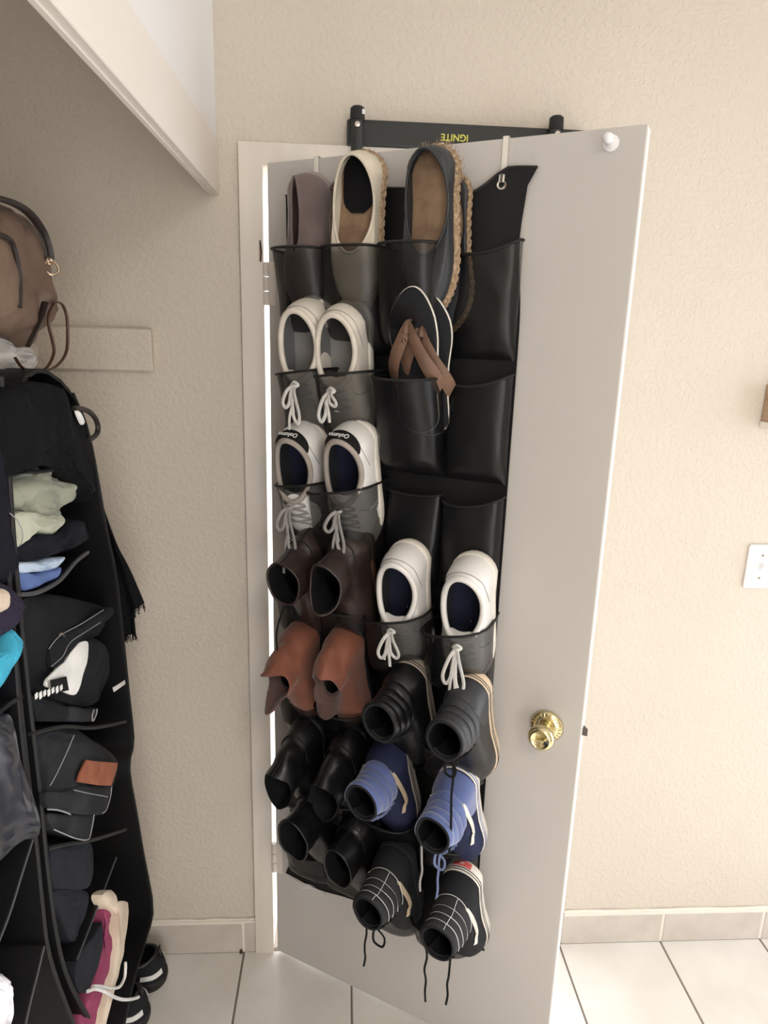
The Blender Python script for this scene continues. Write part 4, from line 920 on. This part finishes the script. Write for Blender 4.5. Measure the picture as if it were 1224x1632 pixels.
# third shelf: black jeans with brown leather patch
j2 = bundle('folded_jeans', 'washed black jeans folded with a brown leather waist patch', 'clothing', 'grey_denim', [(64, 1165), (110, 1156), (145, 1165), (188, 1212), (182, 1260), (170, 1295), (120, 1298), (76, 1290), (70, 1230)], folds=2, x=-0.284, bulge=0.010, wr=0.010, ws=9, seed=12)
pt_ = flat_piece('leather_patch', 'patch', [(138, 1211), (150, 1213), (188, 1216), (186, 1226), (178, 1252), (160, 1252), (124, 1246), (128, 1232)], j2, -0.264, 32, 0.003, 0.001, 3, 0.002, True)
flat_piece('waistband', 'grey_denim', [(116, 1256), (130, 1252), (176, 1256), (174, 1270), (165, 1297), (120, 1297), (76, 1285), (74, 1262), (100, 1262)], j2, -0.270, 40, 0.008, 0.002, 4, 0.006)
xtube('stitching', 'stitch', [(118, 1172), (106, 1200), (92, 1230), (80, 1252)], j2, -0.268, 0.0008)
xtube('stitching', 'stitch', [(178, 1254), (176, 1270), (170, 1290), (164, 1296)], j2, -0.262, 0.0009)
xtube('stitching', 'stitch', [(118, 1259), (140, 1264), (172, 1270)], j2, -0.2615, 0.0007)
xtube('stitching', 'stitch', [(76, 1290), (92, 1291), (108, 1296), (112, 1298)], j2, -0.2625, 0.0012)
flat_piece('leg_cuff', 'grey_denim', [(78, 1296), (110, 1298), (148, 1298), (146, 1318), (138, 1337), (120, 1334), (88, 1322), (80, 1312)], j2, -0.276, 36, 0.03, 0.002, 5, 0.006)
xtube('stitching', 'stitch', [(86, 1322), (100, 1328), (120, 1336), (140, 1338), (146, 1322), (150, 1298)], j2, -0.268, 0.0010)
# fourth shelf: charcoal pieces
bundle('folded_garment', 'charcoal garment folded under the washed black jeans', 'clothing', 'charcoal', [(80, 1350), (100, 1344), (146, 1342), (150, 1380), (142, 1416), (110, 1418), (82, 1412)], x=-0.290, bulge=0.006, wr=0.004, seed=14)
bundle('folded_garment', 'charcoal knit garment lowest in the dark stack', 'clothing', 'charcoal', [(86, 1418), (140, 1420), (136, 1460), (122, 1500), (110, 1500), (95, 1470)], x=-0.296, bulge=0.006, wr=0.006, seed=15)
# magenta garment with cream lining and white drawstring
mg = bundle('hoodie', 'magenta garment with cream lining and white drawstring near the closet floor', 'clothing', 'magenta', [(166, 1444), (178, 1452), (187, 1468), (186, 1498), (178, 1548), (168, 1600), (158, 1650), (134, 1650), (146, 1580), (160, 1530), (158, 1510), (168, 1490)], folds=2, x=-0.275, depth=0.10, bulge=0.006, wr=0.006, seed=16)
flat_piece('lining', 'cream_cloth', [(164, 1426), (176, 1418), (184, 1424), (188, 1446), (189, 1462), (180, 1452), (168, 1444)], mg, -0.266, 30, 0.02, 0.004, 3, 0.006)
flat_piece('inner_lining', 'cream_cloth', [(188, 1438), (203, 1438), (204, 1450), (203, 1478), (198, 1510), (190, 1545), (178, 1590), (166, 1650), (158, 1650), (176, 1560), (186, 1500), (188, 1462)], mg, -0.262, 44, 0.03, 0.004, 4, 0.006)
flat_piece('charcoal_sleeve', 'charcoal', [(120, 1535), (150, 1490), (163, 1470), (164, 1500), (155, 1540), (140, 1580), (122, 1575)], mg, -0.279, 30, 0.03, 0.004, 5, 0.006)
xtube('drawstring', 'lace_white', [(148, 1572), (160, 1572), (175, 1575), (190, 1573), (198, 1560), (200, 1545), (200, 1534)], mg, -0.246, 0.0028)
xtube('drawstring', 'lace_white', [(140, 1580), (152, 1576), (166, 1580), (180, 1588), (196, 1593), (212, 1592), (221, 1589)], mg, -0.243, 0.0030)
# left organizer contents
bundle('dark_garment', 'dark navy garment on the upper shelf of the left organizer', 'clothing', 'navy_cloth', [(-60, 660), (-10, 650), (6, 700), (16, 820), (24, 920), (0, 932), (-60, 930)], x=-0.284, wr=0.01, seed=17, depth=0.2)
bundle('folded_garment', 'dark purple garment above the cyan cloth', 'clothing', 'purple', [(-40, 940), (6, 930), (26, 950), (36, 966), (28, 972), (20, 992), (8, 1010), (-40, 1020)], x=-0.276, wr=0.008, seed=18, depth=0.2)
bundle('folded_shirt', 'bright cyan cloth sticking out at the left edge', 'clothing', 'cyan', [(-40, 1060), (0, 1030), (14, 1002), (24, 1004), (35, 1018), (32, 1030), (14, 1062), (-4, 1095), (-40, 1130)], x=-0.272, wr=0.008, seed=19, depth=0.2)
bundle('cream_garment', 'cream cloth strip above the purple garment at the left edge', 'clothing', 'cream_cloth', [(-30, 940), (3, 938), (6, 956), (2, 975), (-30, 980)], x=-0.270, depth=0.03, wr=0.003, seed=20)
bundle('satin_jacket', 'glossy black satin jacket bulging from the left organizer', 'clothing', 'satin', [(-60, 1150), (0, 1140), (18, 1136), (28, 1200), (42, 1270), (55, 1330), (40, 1340), (14, 1372), (-10, 1390), (-60, 1400)], x=-0.280, bulge=0.016, wr=0.014, ws=7, seed=21, depth=0.2, stretch=(1, 2.5, .5))
bundle('plastic_bag', 'white plastic bag at the bottom left corner', 'bag', 'plastic_bag', [(-60, 1540), (0, 1548), (12, 1570), (16, 1600), (10, 1650), (-60, 1690)], x=-0.276, bulge=0.012, wr=0.016, ws=22, seed=22, depth=0.2)

# ------------------------------------------------------------------ fringed shawl hanging at the far side of the organizers
YS = -0.205
sw_rows = []
left = cr([at_y(a, b_, YS) for a, b_ in ((118, 700), (126, 780), (138, 860), (150, 940), (166, 1000))], 30)
right = cr([at_y(a, b_, YS) for a, b_ in ((146, 715), (158, 782), (182, 852), (206, 905), (228, 962))], 30)
for i in range(30):
    sw_rows.append([left[i].lerp(right[i], j/14)+Vector((0, 0.008*math.sin(j*1.1+i*0.15)*min(1, i/6), -0.0*j)) for j in range(15)])
sh_o = thing('fringed_shawl', 'black shawl with frayed fringe hanging beside the closet organizer', 'shawl', Matrix())
MB().sheet(sw_rows, 0.004).build('shawl_cloth', M['black_cloth'], sh_o)
l2 = cr([at_y(a, b_, YS+0.01) for a, b_ in ((140, 900), (160, 960), (176, 1012))], 16); r2_ = cr([at_y(a, b_, YS+0.01) for a, b_ in ((200, 905), (210, 960), (217, 1012))], 16)
MB().sheet([[l2[i].lerp(r2_[i], j/10)+Vector((0, 0.006*math.sin(j*1.4+i*0.2), 0)) for j in range(11)] for i in range(16)], 0.004).build('shawl_cloth', M['black_cloth'], sh_o)
b = MB(); rd = random.Random(5)
for row in (sw_rows[-1], [l2[-1].lerp(r2_[-1], j/10) for j in range(11)]):
    for k in range(70):
        j = rd.uniform(0, len(row)-1.001); a = int(j); p = row[a].lerp(row[a+1], j-a); q = Vector((rd.uniform(-.003, .004), rd.uniform(-.003, .003), -rd.uniform(0.006, 0.020))); b.tube([p+Vector((0, 0, .003)), p+q*0.5+Vector((rd.uniform(-.001, .001), 0, 0)), p+q], 0.0007, 4)
o = b.build('fringe', M['black_cloth'], sh_o); o['kind'] = 'stuff'

# ------------------------------------------------------------------ handbag hanging over the organizers
bag = thing('handbag', 'taupe leather shoulder bag with dark strap hanging in the closet', 'bag', Matrix())
XH = -0.335
P = cr([at_x(a, b_, XH) for a, b_ in ((-60, 330), (0, 322), (35, 338), (62, 372), (74, 420), (80, 460), (76, 490), (66, 520), (50, 555), (30, 562), (0, 540), (-60, 530), (-90, 430))], 60, True)
c = sum(P, Vector())/60; rows = []
for dx, s_ in [(-0.12, 0.02), (-0.118, 0.6), (-0.095, 0.93), (-0.05, 1.0), (-0.02, 0.985), (0.0, 0.93), (0.012, 0.84), (0.020, 0.72), (0.024, 0.58), (0.026, 0.42), (0.027, 0.25), (0.027, 0.02)]:
    row = []
    for p in P:
        q = c+(p-c)*s_; q.x = XH+dx
        q = q+Vector((0.022*nz((q.y*1.0, q.z*0.4, 0), 22, 3), 0.006*nz(q, 16, 5), 0.006*nz(q, 16, 8)))*(1 if s_ > .05 else .6); row.append(q)
    rows.append(row)
b = MB(); b.grid(rows, True, True); b.build('bag_body', M['bag_leather'], bag)
strap = fx([(-20, 312), (18, 322), (45, 338), (66, 366), (76, 392), (80, 412)], XH+0.03, 24)
b = MB(); b.sheet([[p+Vector((0, 0.0, 0))+d*0.5 for d in (Vector((-0.012, -0.006, -0.002)), Vector((0, 0, 0.001)), Vector((0.012, 0.006, -0.002)))] for p in strap], 0.005); b.tube(strap, 0.0075, 8, True, 0.55); b.build('strap', M['bag_strap'], bag)
def ring3(ctr, r, rad, nrm, name, m, par):
    nrm = Vector(nrm).normalized(); a = nrm.orthogonal().normalized(); b_ = nrm.cross(a)
    return MB().tube([ctr+a*math.cos(t)*r+b_*math.sin(t)*r for t in [2*PI*k/24 for k in range(24)]], rad, 7, False, 1.0, True).build(name, M[m], par)
ring3(at_x(79, 416, XH+0.034), 0.0055, 0.0018, (1, -.3, .2), 'strap_ring', 'gold', bag)
ring3(at_x(82, 427, XH+0.034), 0.0110, 0.0018, (1, -1, .3), 'strap_ring', 'gold', bag)
ring3(at_x(86, 478, XH+0.030), 0.0060, 0.0014, (1, -.6, 0), 'strap_ring', 'gold', bag)
b = MB(); b.tube(fx([(80, 440), (82, 455), (86, 470)], XH+0.03, 8), 0.002, 6); b.build('link_cord', M['brown_cord'], bag)
b = MB(); b.tube(fx([(86, 482), (78, 500), (78, 520), (84, 545), (86, 562), (76, 584), (58, 593), (36, 586), (24, 570)], XH+0.034, 40), 0.0028, 7, True, 0.6); b.build('strap_loop', M['brown_cord'], bag)
b = MB(); b.tube(fx([(86, 482), (98, 484), (106, 502), (108, 530), (106, 560), (94, 580), (76, 590), (50, 592)], XH+0.040, 40), 0.0028, 7, True, 0.6); b.build('strap_loop', M['brown_cord'], bag)
b = MB(); b.tube(fx([(72, 482), (64, 510), (52, 535), (44, 552)], XH+0.034, 16), [0.006]*5+[0.004]*11, 7, True, 0.5); b.build('tassel', M['bag_strap'], bag)
flat_piece('front_pocket', 'bag_leather', [(-30, 385), (0, 378), (18, 390), (28, 430), (30, 480), (14, 502), (-30, 500)], bag, XH+0.034, 40, 0.02, 0.006, 6, 0.008)
xtube('piping', 'bag_strap', [(-20, 372), (6, 376), (22, 392), (32, 440), (32, 490)], bag, XH+0.040, 0.0035)
# crumpled clear plastic under the bag
pw = bundle('plastic_wrap', 'crumpled clear plastic wrap under the handbag', 'plastic', 'clear', [(-10, 540), (20, 545), (40, 556), (56, 566), (50, 585), (38, 605), (16, 612), (0, 600)], x=-0.33, depth=0.05, wr=0.022, ws=30, seed=30, bulge=0.01)

# ------------------------------------------------------------------ black trainers on the closet floor
def floor_shoe(label, x, y, rz, side, seed, extra=False):
    m = Matrix.Translation((x, y, 0.0005)) @ Matrix.Rotation(rz, 4, 'Z')
    P = dict(L=0.275, W=0.046, zs=0.028, th=0.044, col=(0.082, 0.060, 0.036, 0.092, 0.098, 0.016), seed=seed)
    root, sh, so = build_shoe('sneaker', label, 'shoe', m, P, side, None, 'black_canvas', 'dark_sole', 'black_lining', 'black_lining', 'black_leather', 0.005)
    for q in (1, -1): sh.patch(lambda a, c: (q*lerp(0.35, 1.0, a), lerp(0.20, 0.36, c)), 7, 4, 0.002).build('reflective_tab', M['white_print'], root)
    b = MB(); b.sheet([[sh.on(lerp(-0.16, 0.16, j/2), lerp(0.72, 1.0, i/4), 0.004)+Vector((-0.006*(i == 4), 0, 0.010*(i/4)**2)) for j in range(3)] for i in range(5)], 0.002); b.build('pull_tab', M['black_leather'], root)
    for i in range(4):
        r0 = 0.62+0.095*i
        MB().tube([sh.on(PI+q*0.6, r0, 0.004) for q in (-1, -.5, 0, .5, 1)], 0.0026, 6, True, 0.6).build('lace', M['lace_black'], root)
    if extra:
        sh.patch(lambda a, c: (lerp(-1.75, -1.45, a), lerp(0.5, 0.9, c)), 5, 5, 0.002).build('white_logo_panel', M['white_print'], root)
        n_ = sh.nrm(-1.25, 0.30); p_ = sh.on(-1.25, 0.30, 0.003); xa_ = Vector((0, 0, 1)).cross(n_).normalized(); up_ = n_.cross(xa_)
        text_part('AO', 0.020, M['white_print'], root, Matrix(((xa_.x, up_.x, n_.x, p_.x), (xa_.y, up_.y, n_.y, p_.y), (xa_.z, up_.z, n_.z, p_.z), (0, 0, 0, 1))), bold=0.0004)
    return root
floor_shoe('black sneaker on the closet floor, the one touching the wall', -0.285, -0.085, PI+0.15, 1, 41)
floor_shoe('black sneaker with white letters on the closet floor, nearer the camera', -0.300, -0.200, PI+0.05, -1, 42, True)

# ------------------------------------------------------------------ groups of alike things
for o in C.objects:
    if o.parent or 'category' not in o: continue
    k = o.name.split('.')[0]
    g = {'high_top_sneaker': 'high-top sneakers in the door organizer', 'boot': 'boots in the door organizer', 'espadrille': 'espadrilles in the top pocket row', 'slip_on_shoe': 'slip-ons in the top pocket row', 'flip_flop': 'flip-flops in the door organizer',
         'folded_shirt': 'folded shirts in the closet organizers', 'folded_jeans': 'folded jeans in the closet organizer', 'folded_garment': 'folded dark garments in the closet organizers', 'hanging_closet_organizer': 'hanging closet organizers'}.get(k)
    if k == 'sneaker': g = 'sneakers on the closet floor' if 'floor' in o['label'] else 'lace-up sneakers in the door organizer'
    if g: o['group'] = g
